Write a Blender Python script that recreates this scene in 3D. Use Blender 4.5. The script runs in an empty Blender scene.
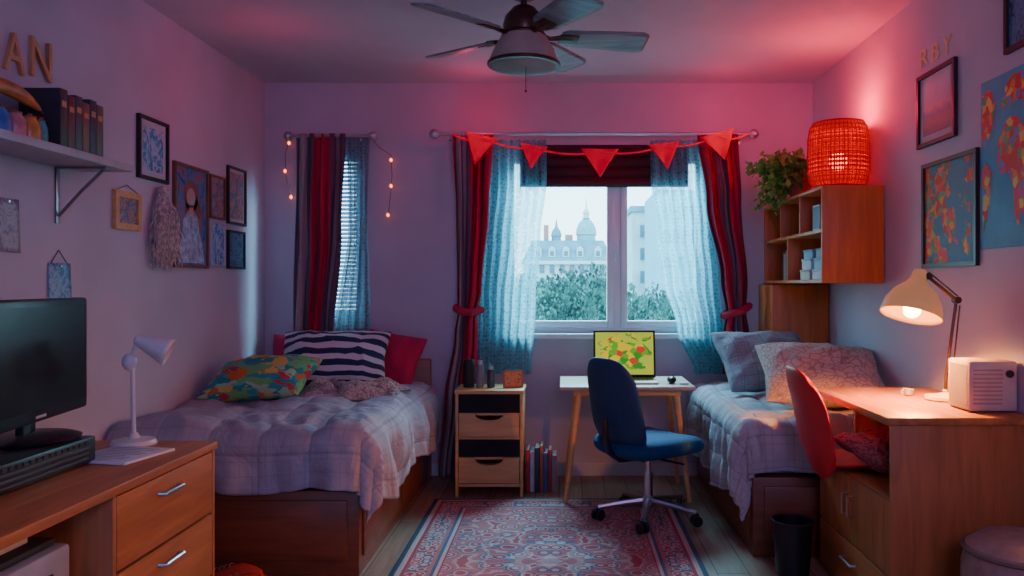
import bpy,bmesh,math,random
from math import pi,sin,cos,hypot,atan2,sqrt,radians
from mathutils import Vector,Matrix,noise
random.seed(7)
C=bpy.context.scene.collection
F=800.;D=5.3;EYE=1.26
XL=-1.99;XR=1.64;H=2.6
def P(px,py,d): return Vector(((px-565)*d/F,d-D,EYE-(py-285)*d/F))
def ZZ(py,d): return EYE-(py-285)*d/F
def XX(px,d): return (px-565)*d/F
def WD(px,X): return F*X/(px-565)
ORG={}
# ---------------- mesh builder
class B:
    def __init__(s):
        s.bm=bmesh.new(); s.uv=s.bm.loops.layers.uv.new('UVMap')
    def _x(s,vs,M):
        if M is not None: bmesh.ops.transform(s.bm,matrix=M,verts=vs)
        return s
    def box(s,x0,x1,y0,y1,z0,z1,bev=0,M=None,seg=2):
        r=bmesh.ops.create_cube(s.bm,size=1)
        vs=r['verts']
        for v in vs: v.co=Vector(((x0+x1)/2+v.co.x*(x1-x0),(y0+y1)/2+v.co.y*(y1-y0),(z0+z1)/2+v.co.z*(z1-z0)))
        if bev>0:
            es=list({e for v in vs for e in v.link_edges})
            rr=bmesh.ops.bevel(s.bm,geom=es,offset=bev,segments=seg,affect='EDGES',profile=.5,clamp_overlap=True)
            vs=list({v for f in rr['faces'] for v in f.verts}|{v for v in vs if v.is_valid})
        return s._x(vs,M)
    def ring(s,rings,closed=True,cap=True,M=None):
        vr=[[s.bm.verts.new(p) for p in r] for r in rings]
        n=len(vr[0])
        for i in range(len(vr)-1):
            for j in range(n if closed else n-1):
                k=(j+1)%n
                try:
                    f=s.bm.faces.new((vr[i][j],vr[i][k],vr[i+1][k],vr[i+1][j]))
                    for l,(a,b) in zip(f.loops,((i,j),(i,j+1),(i+1,j+1),(i+1,j))): l[s.uv].uv=(b/n,a/max(1,len(vr)-1))
                except ValueError: pass
        if cap and closed:
            s.bm.faces.new(vr[0][::-1]); s.bm.faces.new(vr[-1])
        return s._x([v for r in vr for v in r],M)
    def tube(s,pts,r,seg=8,cap=True,M=None):
        pts=[Vector(p) for p in pts]; n=len(pts)
        rs=r if isinstance(r,(list,tuple)) else [r]*n
        rings=[];nrm=None
        for i,p in enumerate(pts):
            t=(pts[min(i+1,n-1)]-pts[max(i-1,0)])
            t=t.normalized() if t.length>1e-9 else Vector((0,0,1))
            if nrm is None:
                nrm=t.orthogonal().normalized()
            else:
                nrm=(nrm-t*nrm.dot(t))
                nrm=nrm.normalized() if nrm.length>1e-6 else t.orthogonal().normalized()
            b=t.cross(nrm)
            rings.append([p+(nrm*cos(2*pi*k/seg)+b*sin(2*pi*k/seg))*rs[i] for k in range(seg)])
        return s.ring(rings,True,cap,M)
    def cyl(s,p0,p1,r0,r1=None,seg=20,M=None):
        return s.tube([p0,p1],[r0,r0 if r1 is None else r1],seg,True,M)
    def lathe(s,prof,c=(0,0,0),seg=32,cap=True,M=None):
        c=Vector(c)
        return s.ring([[c+Vector((max(r,1e-4)*cos(2*pi*k/seg),max(r,1e-4)*sin(2*pi*k/seg),z)) for k in range(seg)] for r,z in prof],True,cap,M)
    def sph(s,c,rx,ry=None,rz=None,seg=16,M=None):
        ry=rx if ry is None else ry; rz=rx if rz is None else rz; c=Vector(c)
        n=seg//2
        return s.ring([[c+Vector((rx*max(sin(pi*i/n),1e-3)*cos(2*pi*k/seg),ry*max(sin(pi*i/n),1e-3)*sin(2*pi*k/seg),-rz*cos(pi*i/n))) for k in range(seg)] for i in range(n+1)],True,True,M)
    def grid(s,f,nu,nv,us=1,vs=1,M=None):
        V=[[s.bm.verts.new(f(i/nu,j/nv)) for j in range(nv+1)] for i in range(nu+1)]
        for i in range(nu):
            for j in range(nv):
                fc=s.bm.faces.new((V[i][j],V[i+1][j],V[i+1][j+1],V[i][j+1]))
                for l,(a,b) in zip(fc.loops,((i,j),(i+1,j),(i+1,j+1),(i,j+1))): l[s.uv].uv=(a/nu*us,b/nv*vs)
        return s._x([v for r in V for v in r],M)
    def quad(s,pts,us=1,vs=1):
        f=s.bm.faces.new([s.bm.verts.new(p) for p in pts])
        if len(pts)==4:
            for l,(a,b) in zip(f.loops,((0,0),(1,0),(1,1),(0,1))): l[s.uv].uv=(a*us,b*vs)
        return s
    def prism(s,pts,vec):
        vec=Vector(vec); a=[s.bm.verts.new(p) for p in pts]; b=[s.bm.verts.new(Vector(p)+vec) for p in pts]; n=len(a)
        s.bm.faces.new(a); s.bm.faces.new(b[::-1])
        for i in range(n): s.bm.faces.new((a[(i+1)%n],a[i],b[i],b[(i+1)%n]))
        return s
    def pillow(s,w,h,t,M=None,n=20,p=3.0,fn=None,wr=.0,sd=0,sq=0):
        vs=[]
        for sg in (1,-1):
            V=[]
            for i in range(n+1):
                row=[]
                for j in range(n+1):
                    u=-1+2*i/n; v=-1+2*j/n
                    u2=sin(u*pi/2); v2=sin(v*pi/2)
                    k=(max(0,1-abs(u2)**p)*max(0,1-abs(v2)**p))**.5
                    ux,vy=u2,v2
                    if sq:
                        ux=u2*(1-sq*.5*v2*v2*v2*v2); vy=v2*(1-sq*.5*u2*u2*u2*u2)
                    x=w/2*ux; y=h/2*vy
                    if not sq: x*=1-.08*(1-abs(v2))*abs(u2); y*=1-.08*(1-abs(u2))*abs(v2)
                    z=sg*t/2*k
                    if wr: z+=wr*k*noise.noise(Vector((x*9+sd,y*9,sg*3.)))+wr*.7*k*noise.noise(Vector((x*22+sd,y*17,sg)))
                    co=Vector((x,y,z))
                    if fn: co=fn(co)
                    row.append(s.bm.verts.new(co))
                V.append(row)
            for i in range(n):
                for j in range(n):
                    q=(V[i][j],V[i+1][j],V[i+1][j+1],V[i][j+1])
                    f=s.bm.faces.new(q if sg>0 else q[::-1])
                    idx=((i,j),(i+1,j),(i+1,j+1),(i,j+1))
                    if sg<0: idx=idx[::-1]
                    for l,(a,b) in zip(f.loops,idx): l[s.uv].uv=(a/n,b/n)
            vs+= [v for r in V for v in r]
        if M is not None: bmesh.ops.transform(s.bm,matrix=M,verts=vs)
        bmesh.ops.remove_doubles(s.bm,verts=vs,dist=1e-5)
        return s
    def to(s,name,m,parent=None,thick=0,toff=-1,smooth=True):
        bm=s.bm
        if thick==0: bmesh.ops.recalc_face_normals(bm,faces=bm.faces)
        bm.normal_update()
        off=Vector((0,0,0)); loc=None
        if parent is not None: off=ORG.get(parent.name,Vector((0,0,0))).copy()
        else:
            xs=[v.co.x for v in bm.verts]; ys=[v.co.y for v in bm.verts]; zs=[v.co.z for v in bm.verts]
            off=Vector(((min(xs)+max(xs))/2,(min(ys)+max(ys))/2,min(zs))); loc=off.copy()
        bmesh.ops.translate(bm,verts=bm.verts,vec=-off)
        if smooth:
            for f in bm.faces: f.smooth=True
            for e in bm.edges:
                if len(e.link_faces)==2 and e.calc_face_angle(0)>.62: e.smooth=False
        me=bpy.data.meshes.new(name); bm.to_mesh(me); bm.free()
        me.materials.append(m)
        o=bpy.data.objects.new(name,me); C.objects.link(o)
        ORG[o.name]=off.copy()
        if parent is not None: o.parent=parent
        else: o.location=loc
        if thick:
            md=o.modifiers.new('Solid','SOLIDIFY'); md.thickness=thick; md.offset=toff
        return o
def tag(o,label,cat,group=None,kind=None):
    o['label']=label; o['category']=cat
    if group: o['group']=group
    if kind: o['kind']=kind
    return o
def st(o): o['kind']='structure'; return o
def thing(name,label,cat,loc=(0,0,0),rz=0,group=None,local=False):
    o=bpy.data.objects.new(name,None); C.objects.link(o); o.empty_display_size=.05
    o.location=loc; o.rotation_euler=(0,0,rz); tag(o,label,cat,group)
    ORG[o.name]=Vector((0,0,0)) if local else Vector(loc)
    return o
def dup(root,loc,rz=None,label=None):
    r=root.copy(); C.objects.link(r); r.location=loc
    if rz is not None: r.rotation_euler=(0,0,rz)
    if label: r['label']=label
    for ch in list(root.children):
        c=ch.copy(); C.objects.link(c); c.parent=r
        for g in ch.children:
            d=g.copy(); C.objects.link(d); d.parent=c
    return r
def align(p,dr,up=(0,0,1)):
    z=Vector(dr).normalized(); x=Vector(up).cross(z)
    if x.length<1e-4: x=Vector((1,0,0))
    x.normalize(); y=z.cross(x)
    return Matrix.Translation(Vector(p))@Matrix((x,y,z)).transposed().to_4x4()
def TR(x,y,z,rx=0,ry=0,rz=0):
    return Matrix.Translation((x,y,z))@Matrix.Rotation(rz,4,'Z')@Matrix.Rotation(ry,4,'Y')@Matrix.Rotation(rx,4,'X')
# ---------------- materials
def NM(name):
    m=bpy.data.materials.new(name); m.use_nodes=True; nt=m.node_tree
    return m,nt,nt.nodes['Principled BSDF']
def nd(nt,typ,ins=None,**props):
    n=nt.nodes.new(typ)
    for k,v in props.items(): setattr(n,k,v)
    if ins:
        for k,v in ins.items():
            if isinstance(v,bpy.types.NodeSocket): nt.links.new(v,n.inputs[k])
            else: n.inputs[k].default_value=v
    return n
def mth(nt,op,a,b=0.,c=0.): return nd(nt,'ShaderNodeMath',{0:a,1:b,2:c},operation=op).outputs[0]
def c4(c): return (c[0],c[1],c[2],1)
def ramp(nt,fac,stops,interp='LINEAR'):
    n=nd(nt,'ShaderNodeValToRGB',{0:fac}); cr=n.color_ramp; cr.interpolation=interp
    while len(cr.elements)<len(stops): cr.elements.new(.5)
    for e,(p,c) in zip(cr.elements,stops): e.position=p; e.color=c4(c)
    return n.outputs[0]
def mixc(nt,fac,a,b,bt='MIX'):
    n=nd(nt,'ShaderNodeMix',data_type='RGBA',blend_type=bt)
    for k,v in ((0,fac),(6,a),(7,b)):
        if isinstance(v,bpy.types.NodeSocket): nt.links.new(v,n.inputs[k])
        else: n.inputs[k].default_value=v if k==0 else c4(v)
    return n.outputs[2]
def bump(nt,bs,h,st_=.3,dist=.01):
    b=nd(nt,'ShaderNodeBump',{'Height':h,'Strength':st_,'Distance':dist}); nt.links.new(b.outputs[0],bs.inputs['Normal'])
def mat(name,col,rough=.6,metal=0,var=.12,scale=12,bmp=0,es=0,ecol=None,alpha=1,sheen=0):
    m,nt,b=NM(name)
    tc=nd(nt,'ShaderNodeTexCoord').outputs['Object']
    nz=nd(nt,'ShaderNodeTexNoise',{'Vector':tc,'Scale':scale,'Detail':4.}).outputs[0]
    lo=[c*(1-var) for c in col]; hi=[min(1,c*(1+var)) for c in col]
    nt.links.new(ramp(nt,nz,[(.3,lo),(.7,hi)]),b.inputs['Base Color'])
    b.inputs['Roughness'].default_value=rough; b.inputs['Metallic'].default_value=metal
    if bmp: bump(nt,b,nz,bmp,.01)
    if sheen: b.inputs['Sheen Weight'].default_value=sheen
    if es:
        b.inputs['Emission Color'].default_value=c4(ecol or col); b.inputs['Emission Strength'].default_value=es
    return m
def wood(name,c1,c2,axis='Y',rough=.45,scale=1.):
    m,nt,b=NM(name)
    tc=nd(nt,'ShaderNodeTexCoord').outputs['Object']
    sc={'X':(1.5,14,14),'Y':(14,1.5,14),'Z':(14,14,1.5)}[axis]
    mp=nd(nt,'ShaderNodeMapping',{'Vector':tc,'Scale':tuple(s_*scale for s_ in sc)}).outputs[0]
    nz=nd(nt,'ShaderNodeTexNoise',{'Vector':mp,'Scale':2.,'Detail':6.,'Distortion':.6}).outputs[0]
    nt.links.new(ramp(nt,nz,[(.3,c1),(.7,c2)]),b.inputs['Base Color'])
    b.inputs['Roughness'].default_value=rough; bump(nt,b,nz,.12,.004)
    return m
def uvsep(nt):
    u=nd(nt,'ShaderNodeTexCoord').outputs['UV']; s_=nd(nt,'ShaderNodeSeparateXYZ',{0:u}); return u,s_.outputs[0],s_.outputs[1]
def art(name,stops,scale=4,vor=False,dist=1.5,seed=0,es=0,rough=.5):
    m,nt,b=NM(name); u,x,y=uvsep(nt)
    mp=nd(nt,'ShaderNodeMapping',{'Vector':u,'Location':(seed,seed*.7,0)}).outputs[0]
    if vor:
        w=nd(nt,'ShaderNodeTexNoise',{'Vector':mp,'Scale':scale}).outputs[1]
        w=mixc(nt,.15,mp,w,'ADD')
        v=nd(nt,'ShaderNodeTexVoronoi',{'Vector':w,'Scale':scale}).outputs[1]
        f=nd(nt,'ShaderNodeSeparateXYZ',{0:v}).outputs[0]
        col=ramp(nt,f,stops,'CONSTANT')
    else:
        f=nd(nt,'ShaderNodeTexNoise',{'Vector':mp,'Scale':scale,'Detail':3.,'Distortion':dist}).outputs[0]
        col=ramp(nt,f,stops)
    nt.links.new(col,b.inputs['Base Color']); b.inputs['Roughness'].default_value=rough
    if es: nt.links.new(col,b.inputs['Emission Color']); b.inputs['Emission Strength'].default_value=es
    return m
def stripes(name,stops,n,ax='u',rough=.8,noise_=.15,bmpw=0):
    m,nt,b=NM(name); u,x,y=uvsep(nt)
    c=x if ax=='u' else y
    f=mth(nt,'FRACT',mth(nt,'MULTIPLY',c,float(n)))
    col=ramp(nt,f,stops,'CONSTANT')
    nz=nd(nt,'ShaderNodeTexNoise',{'Vector':u,'Scale':40.,'Detail':3.}).outputs[0]
    col=mixc(nt,noise_,col,nd(nt,'ShaderNodeCombineColor',{0:nz,1:nz,2:nz}).outputs[0],'OVERLAY')
    nt.links.new(col,b.inputs['Base Color']); b.inputs['Roughness'].default_value=rough
    return m
MW=mat('wall_paint',(.54,.49,.56),.85,var=.07,scale=2.5,bmp=.03)
MC=mat('ceiling_paint',(.54,.52,.57),.9,var=.04,scale=3)
MBASE=mat('white_trim',(.60,.58,.60),.5,var=.03)
WOOD=wood('oak_wood',(.34,.11,.028),(.54,.20,.055),'Y')
WOODZ=wood('oak_wood_vertical',(.34,.11,.028),(.52,.18,.05),'Z')
WOODR=wood('reddish_shelf_wood',(.54,.13,.02),(.72,.21,.04),'Z')
WOODL=wood('light_birch',(.60,.30,.10),(.76,.40,.15),'X')
WOODD=wood('dark_red_wood',(.15,.042,.016),(.24,.07,.028),'X',.4)
BLK=mat('black_plastic',(.012,.012,.015),.35,var=.1)
BLKM=mat('black_matte',(.02,.02,.024),.7)
CHR=mat('brushed_steel',(.6,.6,.62),.3,1,var=.05)
BRZ=mat('dark_bronze',(.12,.065,.045),.35,.8)
DARK=mat('painted_interior_shade',(.015,.012,.015),.9)  # near-black colour standing in for the shade inside open compartments
WHP=mat('white_metal',(.72,.68,.62),.35,var=.03)
PAPER=mat('white_paper',(.7,.7,.72),.8,var=.04)
# ---------------- room
m,nt,b=NM('floor_planks')
tc=nd(nt,'ShaderNodeTexCoord').outputs['Object']
mp=nd(nt,'ShaderNodeMapping',{'Vector':tc,'Rotation':(0,0,pi/2)}).outputs[0]
br=nd(nt,'ShaderNodeTexBrick',{'Vector':mp,'Color1':(.27,.155,.10,1),'Color2':(.36,.215,.145,1),'Mortar':(.08,.045,.03,1),'Scale':1.,'Mortar Size':.003,'Brick Width':1.2,'Row Height':.14},offset=.37)
mp2=nd(nt,'ShaderNodeMapping',{'Vector':tc,'Scale':(20,1.5,1)}).outputs[0]
nz=nd(nt,'ShaderNodeTexNoise',{'Vector':mp2,'Scale':3.,'Detail':6.}).outputs[0]
nt.links.new(mixc(nt,.5,br.outputs[0],nd(nt,'ShaderNodeCombineColor',{0:nz,1:nz,2:nz}).outputs[0],'OVERLAY'),b.inputs['Base Color'])
b.inputs['Roughness'].default_value=.45; MFL=m
YF=-6.9
st(B().box(XL-.1,XR+.1,YF-.1,.1,-.1,0).to('floor',MFL,smooth=False))
st(B().box(XL-.1,XR+.1,YF-.1,.1,H,H+.1).to('ceiling',MC,smooth=False))
st(B().box(XL-.1,XL,YF-.1,.1,0,H).to('wall_left',MW,smooth=False))
st(B().box(XR,XR+.1,YF-.1,.1,0,H).to('wall_right',MW,smooth=False))
st(B().box(XL,XR,YF-.1,YF,0,H).to('wall_front',MW,smooth=False))
A0,A1,AZ0,AZ1=-.42,.95,.94,2.15
S0,S1,SZ0,SZ1=-1.755,-1.345,1.04,2.15
w=B()
w.box(XL,S0,0,.14,0,H).box(S1,A0,0,.14,0,H).box(A1,XR,0,.14,0,H)
w.box(S0,S1,0,.14,0,SZ0).box(S0,S1,0,.14,SZ1,H).box(A0,A1,0,.14,0,AZ0).box(A0,A1,0,.14,AZ1,H)
st(w.to('wall_back',MW,smooth=False))
st(B().box(XL,XR,-.012,0,0,.08).to('baseboard_back',MBASE,smooth=False))
st(B().box(XL,XL+.012,YF,-.012,0,.08).to('baseboard_left',MBASE,smooth=False))
st(B().box(XR-.012,XR,YF,-.012,0,.08).to('baseboard_right',MBASE,smooth=False))
# windows
m,nt,b=NM('window_glass'); b.inputs['Alpha'].default_value=.03; b.inputs['Roughness'].default_value=.05; b.inputs['Base Color'].default_value=(.8,.95,1,1); GL=m
MUP=mat('white_window_frame',(.8,.85,.88),.4,var=.02)
w=B(); t=.05
def sash(w,x0,x1,z0,z1,y0,y1,t):
    w.box(x0,x0+t,y0,y1,z0,z1,.004).box(x1-t,x1,y0,y1,z0,z1,.004).box(x0+t,x1-t,y0,y1,z0,z0+t,.004).box(x0+t,x1-t,y0,y1,z1-t,z1,.004)
sash(w,A0,A1,AZ0,AZ1,.04,.11,.035)
w.box(.325,.37,.04,.11,AZ0+.035,AZ1-.035)
win=st(w.to('window_1',MUP))
w=B(); sash(w,A0+.036,.324,AZ0+.036,AZ1-.036,.03,.08,.045); w.to('sash',MUP,win)
w=B(); sash(w,.371,A1-.036,AZ0+.036,AZ1-.036,.03,.08,.045); w.to('sash',MUP,win)
B().box(A0+.08,.28,.05,.055,AZ0+.08,AZ1-.08).to('pane',GL,win)
B().box(.42,A1-.08,.05,.055,AZ0+.08,AZ1-.08).to('pane',GL,win)
B().box(.335,.35,.012,.03,1.42,1.54,.004).box(.335,.35,-.0,.014,1.5,1.54,.003).to('handle',MUP,win)
B().box(A0-.04,A1+.04,-.05,.04,AZ0-.035,AZ0,.006).to('window_sill',MUP,win)
w=B(); sash(w,S0,S1,SZ0,SZ1,.04,.1,.05); win2=st(w.to('window_2',MUP))
B().box(S0+.05,S1-.05,.06,.065,SZ0+.05,SZ1-.05).to('pane',GL,win2)
B().box(S0-.03,S1+.03,-.03,.04,SZ0-.03,SZ0,.006).to('window_sill',MUP,win2)
BL=mat('blind_slat',(.28,.52,.68),.5,var=.03)
w=B()
z=SZ0+.02
while z<SZ1-.04:
    w.box(S0+.01,S1-.01,-.013,.015,-.001,.001,M=Matrix.Translation((0,.015,z))@Matrix.Rotation(radians(48),4,'X')); z+=.027
w.box(S0+.01,S1-.01,.0,.03,SZ1-.03,SZ1-.002)
for x in (S0+.08,S1-.08): w.cyl((x,.015,SZ0+.01),(x,.015,SZ1-.02),.0015,seg=5)
tag(w.to('venetian_blind',BL),'pale blue slatted blind inside the narrow left window','blind')
# ---------------- outside
FAC=mat('facade_plaster',(.34,.55,.58),.9,var=.2,scale=1.5); FWIN=mat('facade_window',(.06,.17,.22),.4); ROOF=mat('slate_roof',(.09,.26,.34),.7,var=.25,scale=2); RRED=mat('red_tile',(.42,.22,.18),.8); CORN=mat('cornice_stone',(.46,.62,.62),.9)
bd=thing('domed_building','grand pale building with domes and slate roof beyond the window','building',(0,35,-8))
d=40.
def PP(px,py,dd): return XX(px,dd),ZZ(py,dd)
x0,zt=PP(524,262,d); x1,_=PP(612,262,d); 
B().box(x0,x1,34.7,40,-8,zt,.02).to('facade',FAC,bd)
w=B()
za=ZZ(262,d); zb=ZZ(240,d)
w.ring([[(x0-.1,34.6,za),(x1+.1,34.6,za),(x1+.1,40,za),(x0-.1,40,za)],[(x0+.4,35.1,zb),(x1-.4,35.1,zb),(x1-.4,39.6,zb),(x0+.4,39.6,zb)]])
w.to('roof',ROOF,bd)
B().box(x0-.12,x1+.12,34.5,34.72,za-.12,za+.05,.02).to('cornice',CORN,bd)
for px in (532,542,552,562,572,582,592,602):
    xx=XX(px,d)
    for pa,pb in ((273,265),(287,278),(300,291)):
        B().box(xx-.12,xx+.12,34.62,34.72,ZZ(pa,d),ZZ(pb,d),.01).to('window',FWIN,bd)
for px in (538,552,566,580,598):
    xx=XX(px,d)
    dm=B().box(xx-.17,xx+.17,34.68,35.3,ZZ(257,d),ZZ(250,d)+.05,.02).prism([(xx-.2,34.66,ZZ(250,d)+.05),(xx+.2,34.66,ZZ(250,d)+.05),(xx,34.66,ZZ(247,d)+.05)],(0,.6,0)).to('dormer',CORN,bd)
    B().box(xx-.1,xx+.1,34.66,34.69,ZZ(256,d),ZZ(251,d)).to('window',FWIN,dm)
xx=XX(587,d); zz=ZZ(239,d)
k_=.78
B().lathe([(.62*k_,0),(.62*k_,.35),(.70*k_,.4),(.66*k_,.7),(.5*k_,1.0),(.25*k_,1.2),(.12*k_,1.3),(.14*k_,1.5),(.03,1.75),(.01,2.3)],(xx,36.2,zz-.1),20).to('dome',mat('copper_dome',(.14,.38,.42),.6,var=.2),bd)
B().lathe([(.30*k_,1.26),(.15,1.3),(.15,1.5),(.2,1.52),(.03,1.8)],(xx,36.2,zz-.1),12).to('dome_lantern',CORN,bd)
xx=XX(556,d)
B().lathe([(.24,0),(.24,.3),(.29,.34),(.22,.6),(.08,.8),(.02,1.2)],(xx,36.2,zz-.1),16).to('turret',ROOF,bd)
B().box(XX(543,d),XX(548,d),36,36.4,zz-.2,zz+.8).box(XX(565,d),XX(573,d),36,36.4,zz-.2,zz+.3).to('chimney',RRED,bd)
b2=thing('apartment_block','pale blue apartment block seen through the right window pane','building',(3.4,22,-8))
B().box(XX(632,27),XX(655,27),21.7,26,-8,ZZ(212,27),.02).to('wall',FAC,b2)
B().box(XX(630,27),XX(657,27),21.6,26.1,ZZ(212,27),ZZ(206,27),.01).to('roof',ROOF,b2)
for py in (225,248,271):
    B().box(XX(640,27),XX(649,27),21.64,21.72,ZZ(py+12,27),ZZ(py,27),.01).to('window',FWIN,b2)
b3=thing('tall_building','teal-blue tall building at the right edge of the window view','building',(5.5,18,-8))
B().box(XX(656,23),XX(760,23),17.7,21,-8,ZZ(190,23),.02).to('wall',mat('blue_facade',(.14,.44,.56),.9),b3)
for px in (664,678,692):
    for py in (205,230,255):
        B().box(XX(px,23),XX(px+7,23),17.64,17.72,ZZ(py+13,23),ZZ(py,23)).to('window',FWIN,b3)
LEAF=mat('tree_leaves',(.03,.13,.11),.9,var=.9,scale=4); TRK=mat('bark',(.12,.08,.06),.9)
def leaves(w,c,rad,n,sz):
    c=Vector(c)
    for _ in range(n):
        v=Vector((random.gauss(0,1),random.gauss(0,1),random.gauss(0,1))).normalized()
        v*=(random.random()**.35)*(1+.55*noise.noise(v*2.2+c))
        p=c+Vector((v.x*rad[0],v.y*rad[1],v.z*rad[2]))
        M=align(p,(random.uniform(-1,1),random.uniform(-1,1),random.uniform(-.4,1)))
        s_=sz*random.uniform(.4,1.3)
        w.quad([M@Vector(q) for q in ((-s_*.6,0,0),(0,-s_,.1*s_),(s_*.6,0,0),(0,s_,.1*s_))])
for i,(px,py,dd,r,lab) in enumerate([(551,290,11,.6,'round dark tree outside, leftmost in the window'),(592,290,15,.8,'dark green tree outside, left of the central window post'),(520,300,19,.95,'leafy tree outside behind the left lace curtain'),(656,302,10,.5,'small tree outside seen through the right pane'),(690,306,13,.65,'leafy tree outside behind the right lace curtain')]):
    x,z=PP(px,py,dd); t_=thing('tree',lab,'tree',(x,dd-D,-8),group='trees outside the window')
    w=B(); leaves(w,(x,dd-D,z-.35),(r,r,r*.95),6500,.042*dd/14); leaves(w,(x,dd-D,z-1.3*dd/14),(r*.9,r,r),2500,.06*dd/14); w.to('crown',LEAF,t_,smooth=False)
    B().cyl((x,dd-D,-8),(x,dd-D,z-.6),.12,.06,8).to('trunk',TRK,t_)
st(B().box(-60,60,.5,90,-8.2,-8).to('ground_outside',mat('street',(.25,.3,.3),.9),smooth=False))
# ---------------- curtains
def interp(rows,z):
    for (a,b_) in zip(rows,rows[1:]):
        if a[0]>=z>=b_[0]:
            k=(a[0]-z)/(a[0]-b_[0]); k=k*k*(3-2*k)
            return a[1]+(b_[1]-a[1])*k,a[2]+(b_[2]-a[2])*k
    return rows[-1][1:3] if z<rows[-1][0] else rows[0][1:3]
def curtain(rows,y,folds,amp,nu=90,nv=60,ph=0):
    d=y+D
    R=[(ZZ(r[0],d),XX(r[1],d),XX(r[2],d)) for r in rows]
    wm=max(r[2]-r[1] for r in R)
    def f(u,v):
        z=R[0][0]+(R[-1][0]-R[0][0])*v
        a,b_=interp(R,z); wd=b_-a
        am=amp*(.55+.45*min(1,wd/wm))
        return Vector((a+wd*u+.006*sin(u*40+v*7),y+am*sin(2*pi*folds*u+ph)+.3*am*sin(2*pi*folds*.5*u+v*3),z))
    return B().grid(f,nu,nv)
def rod(label,x0,x1,z,y,fr=.026):
    r=thing('curtain_rod',label,'curtain rod',((x0+x1)/2,y,z))
    B().cyl((x0,y,z),(x1,y,z),.011,seg=12).to('pole',CHR,r)
    for x,s_ in ((x0,-1),(x1,1)): B().sph((x+s_*.018,y,z),fr,seg=16).lathe([(.018,-.008),(.018,.008)],(0,0,0),12,M=align((x,y,z),(1,0,0))).to('finial',CHR,r)
    for x in (x0+.08,x1-.06):
        B().box(x-.006,x+.006,y,-.004,z-.03,z-.012,.002).box(x-.02,x+.02,-.008,-.001,z-.05,z+.03,.003).tube([(x+.0,y+.02,z-.01),(x,y+.016,z-.014),(x,y,z-.018),(x,y-.015,z-.01)],.004,6).to('bracket',CHR,r)
    return r
RODZ=ZZ(134,5.17)
rod('long metal curtain rod with round finials above the main window',XX(437,5.17),XX(751,5.17),RODZ,-.13,.032)
rod('short metal curtain rod above the narrow left window',XX(291,5.19),XX(370,5.19),ZZ(136,5.19),-.11,.03)
PLD=stripes('plaid_curtain',[(0,(.30,.02,.06)),(.08,(.36,.27,.27)),(.20,(.16,.09,.13)),(.26,(.44,.34,.32)),(.36,(.13,.05,.10)),(.46,(.58,.010,.05)),(.74,(.24,.01,.04)),(.80,(.52,.010,.05))],1)
PLDR=stripes('plaid_curtain_right',[(0,(.16,.02,.06)),(.10,(.58,.010,.05)),(.40,(.13,.05,.10)),(.47,(.38,.28,.28)),(.60,(.16,.07,.11)),(.68,(.50,.010,.06)),(.90,(.14,.01,.03))],1)
RED=mat('crimson_cloth',(.50,.006,.05),.75,var=.25,scale=8)
cd=thing('curtain','crimson and grey-tan striped curtain left of the main window, reaching the floor','curtain',(XX(458,5.16),-.14,.02))
curtain([(135,452,492),(210,455,489),(290,457,482),(312,458,477),(335,455,477),(400,445,477),(476,438,472)],-.15,4,.028).to('drape',PLD,cd,thick=.004)
B().tube([(XX(456,5.15),-.15,ZZ(308,5.15)),(XX(462,5.15),-.195,ZZ(311,5.15)),(XX(472,5.15),-.2,ZZ(313,5.15)),(XX(481,5.15),-.15,ZZ(310,5.15)),(XX(470,5.15),-.105,ZZ(308,5.15)),(XX(458,5.15),-.115,ZZ(307,5.15)),(XX(456,5.15),-.15,ZZ(308,5.15))],.026,8,False).to('tieback',RED,cd)
cd=thing('curtain','crimson and grey striped curtain right of the main window, behind the right bed','curtain',(XX(740,5.16),-.14,.66))
curtain([(135,697,737),(200,706,741),(280,722,747),(312,727,745),(335,724,748),(374,722,758)],-.15,4,.028).to('drape',PLDR,cd,thick=.004)
B().tube([(XX(724,5.15),-.15,ZZ(316,5.15)),(XX(730,5.15),-.195,ZZ(314,5.15)),(XX(740,5.15),-.2,ZZ(311,5.15)),(XX(749,5.15),-.15,ZZ(306,5.15)),(XX(740,5.15),-.105,ZZ(308,5.15)),(XX(727,5.15),-.115,ZZ(314,5.15)),(XX(724,5.15),-.15,ZZ(316,5.15))],.026,8,False).to('tieback',RED,cd)
# lace
def lace(name,den,col):
    m=bpy.data.materials.new(name); m.use_nodes=True; nt=m.node_tree
    for n in list(nt.nodes):
        if n.type!='OUTPUT_MATERIAL': nt.nodes.remove(n)
    out=[n for n in nt.nodes if n.type=='OUTPUT_MATERIAL'][0]
    u,x,y=uvsep(nt)
    v=nd(nt,'ShaderNodeTexVoronoi',{'Vector':nd(nt,'ShaderNodeMapping',{'Vector':u,'Scale':(26.,60.,1)}).outputs[0],'Scale':1.,'Randomness':.5}).outputs[0]
    fac=mth(nt,'ADD',mth(nt,'MULTIPLY',mth(nt,'GREATER_THAN',v,.36),.30),den)
    di=nd(nt,'ShaderNodeBsdfDiffuse',{0:c4(col)}).outputs[0]; tr=nd(nt,'ShaderNodeBsdfTranslucent',{0:c4(col)}).outputs[0]
    s1=nd(nt,'ShaderNodeMixShader',{0:.65,1:di,2:tr}).outputs[0]
    tp=nd(nt,'ShaderNodeBsdfTransparent').outputs[0]
    s2=nd(nt,'ShaderNodeMixShader',{0:fac,1:tp,2:s1}).outputs[0]
    nt.links.new(s2,out.inputs[0]); return m
LACE=lace('lace_cloth',.48,(.26,.68,.74))
tag(curtain([(140,487,546),(180,487,547),(240,483,541),(300,479,535),(374,476,531)],-.085,7,.02,nu=120).to('lace_curtain',LACE),'sheer lace curtain on the left side of the main window','curtain')
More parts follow.
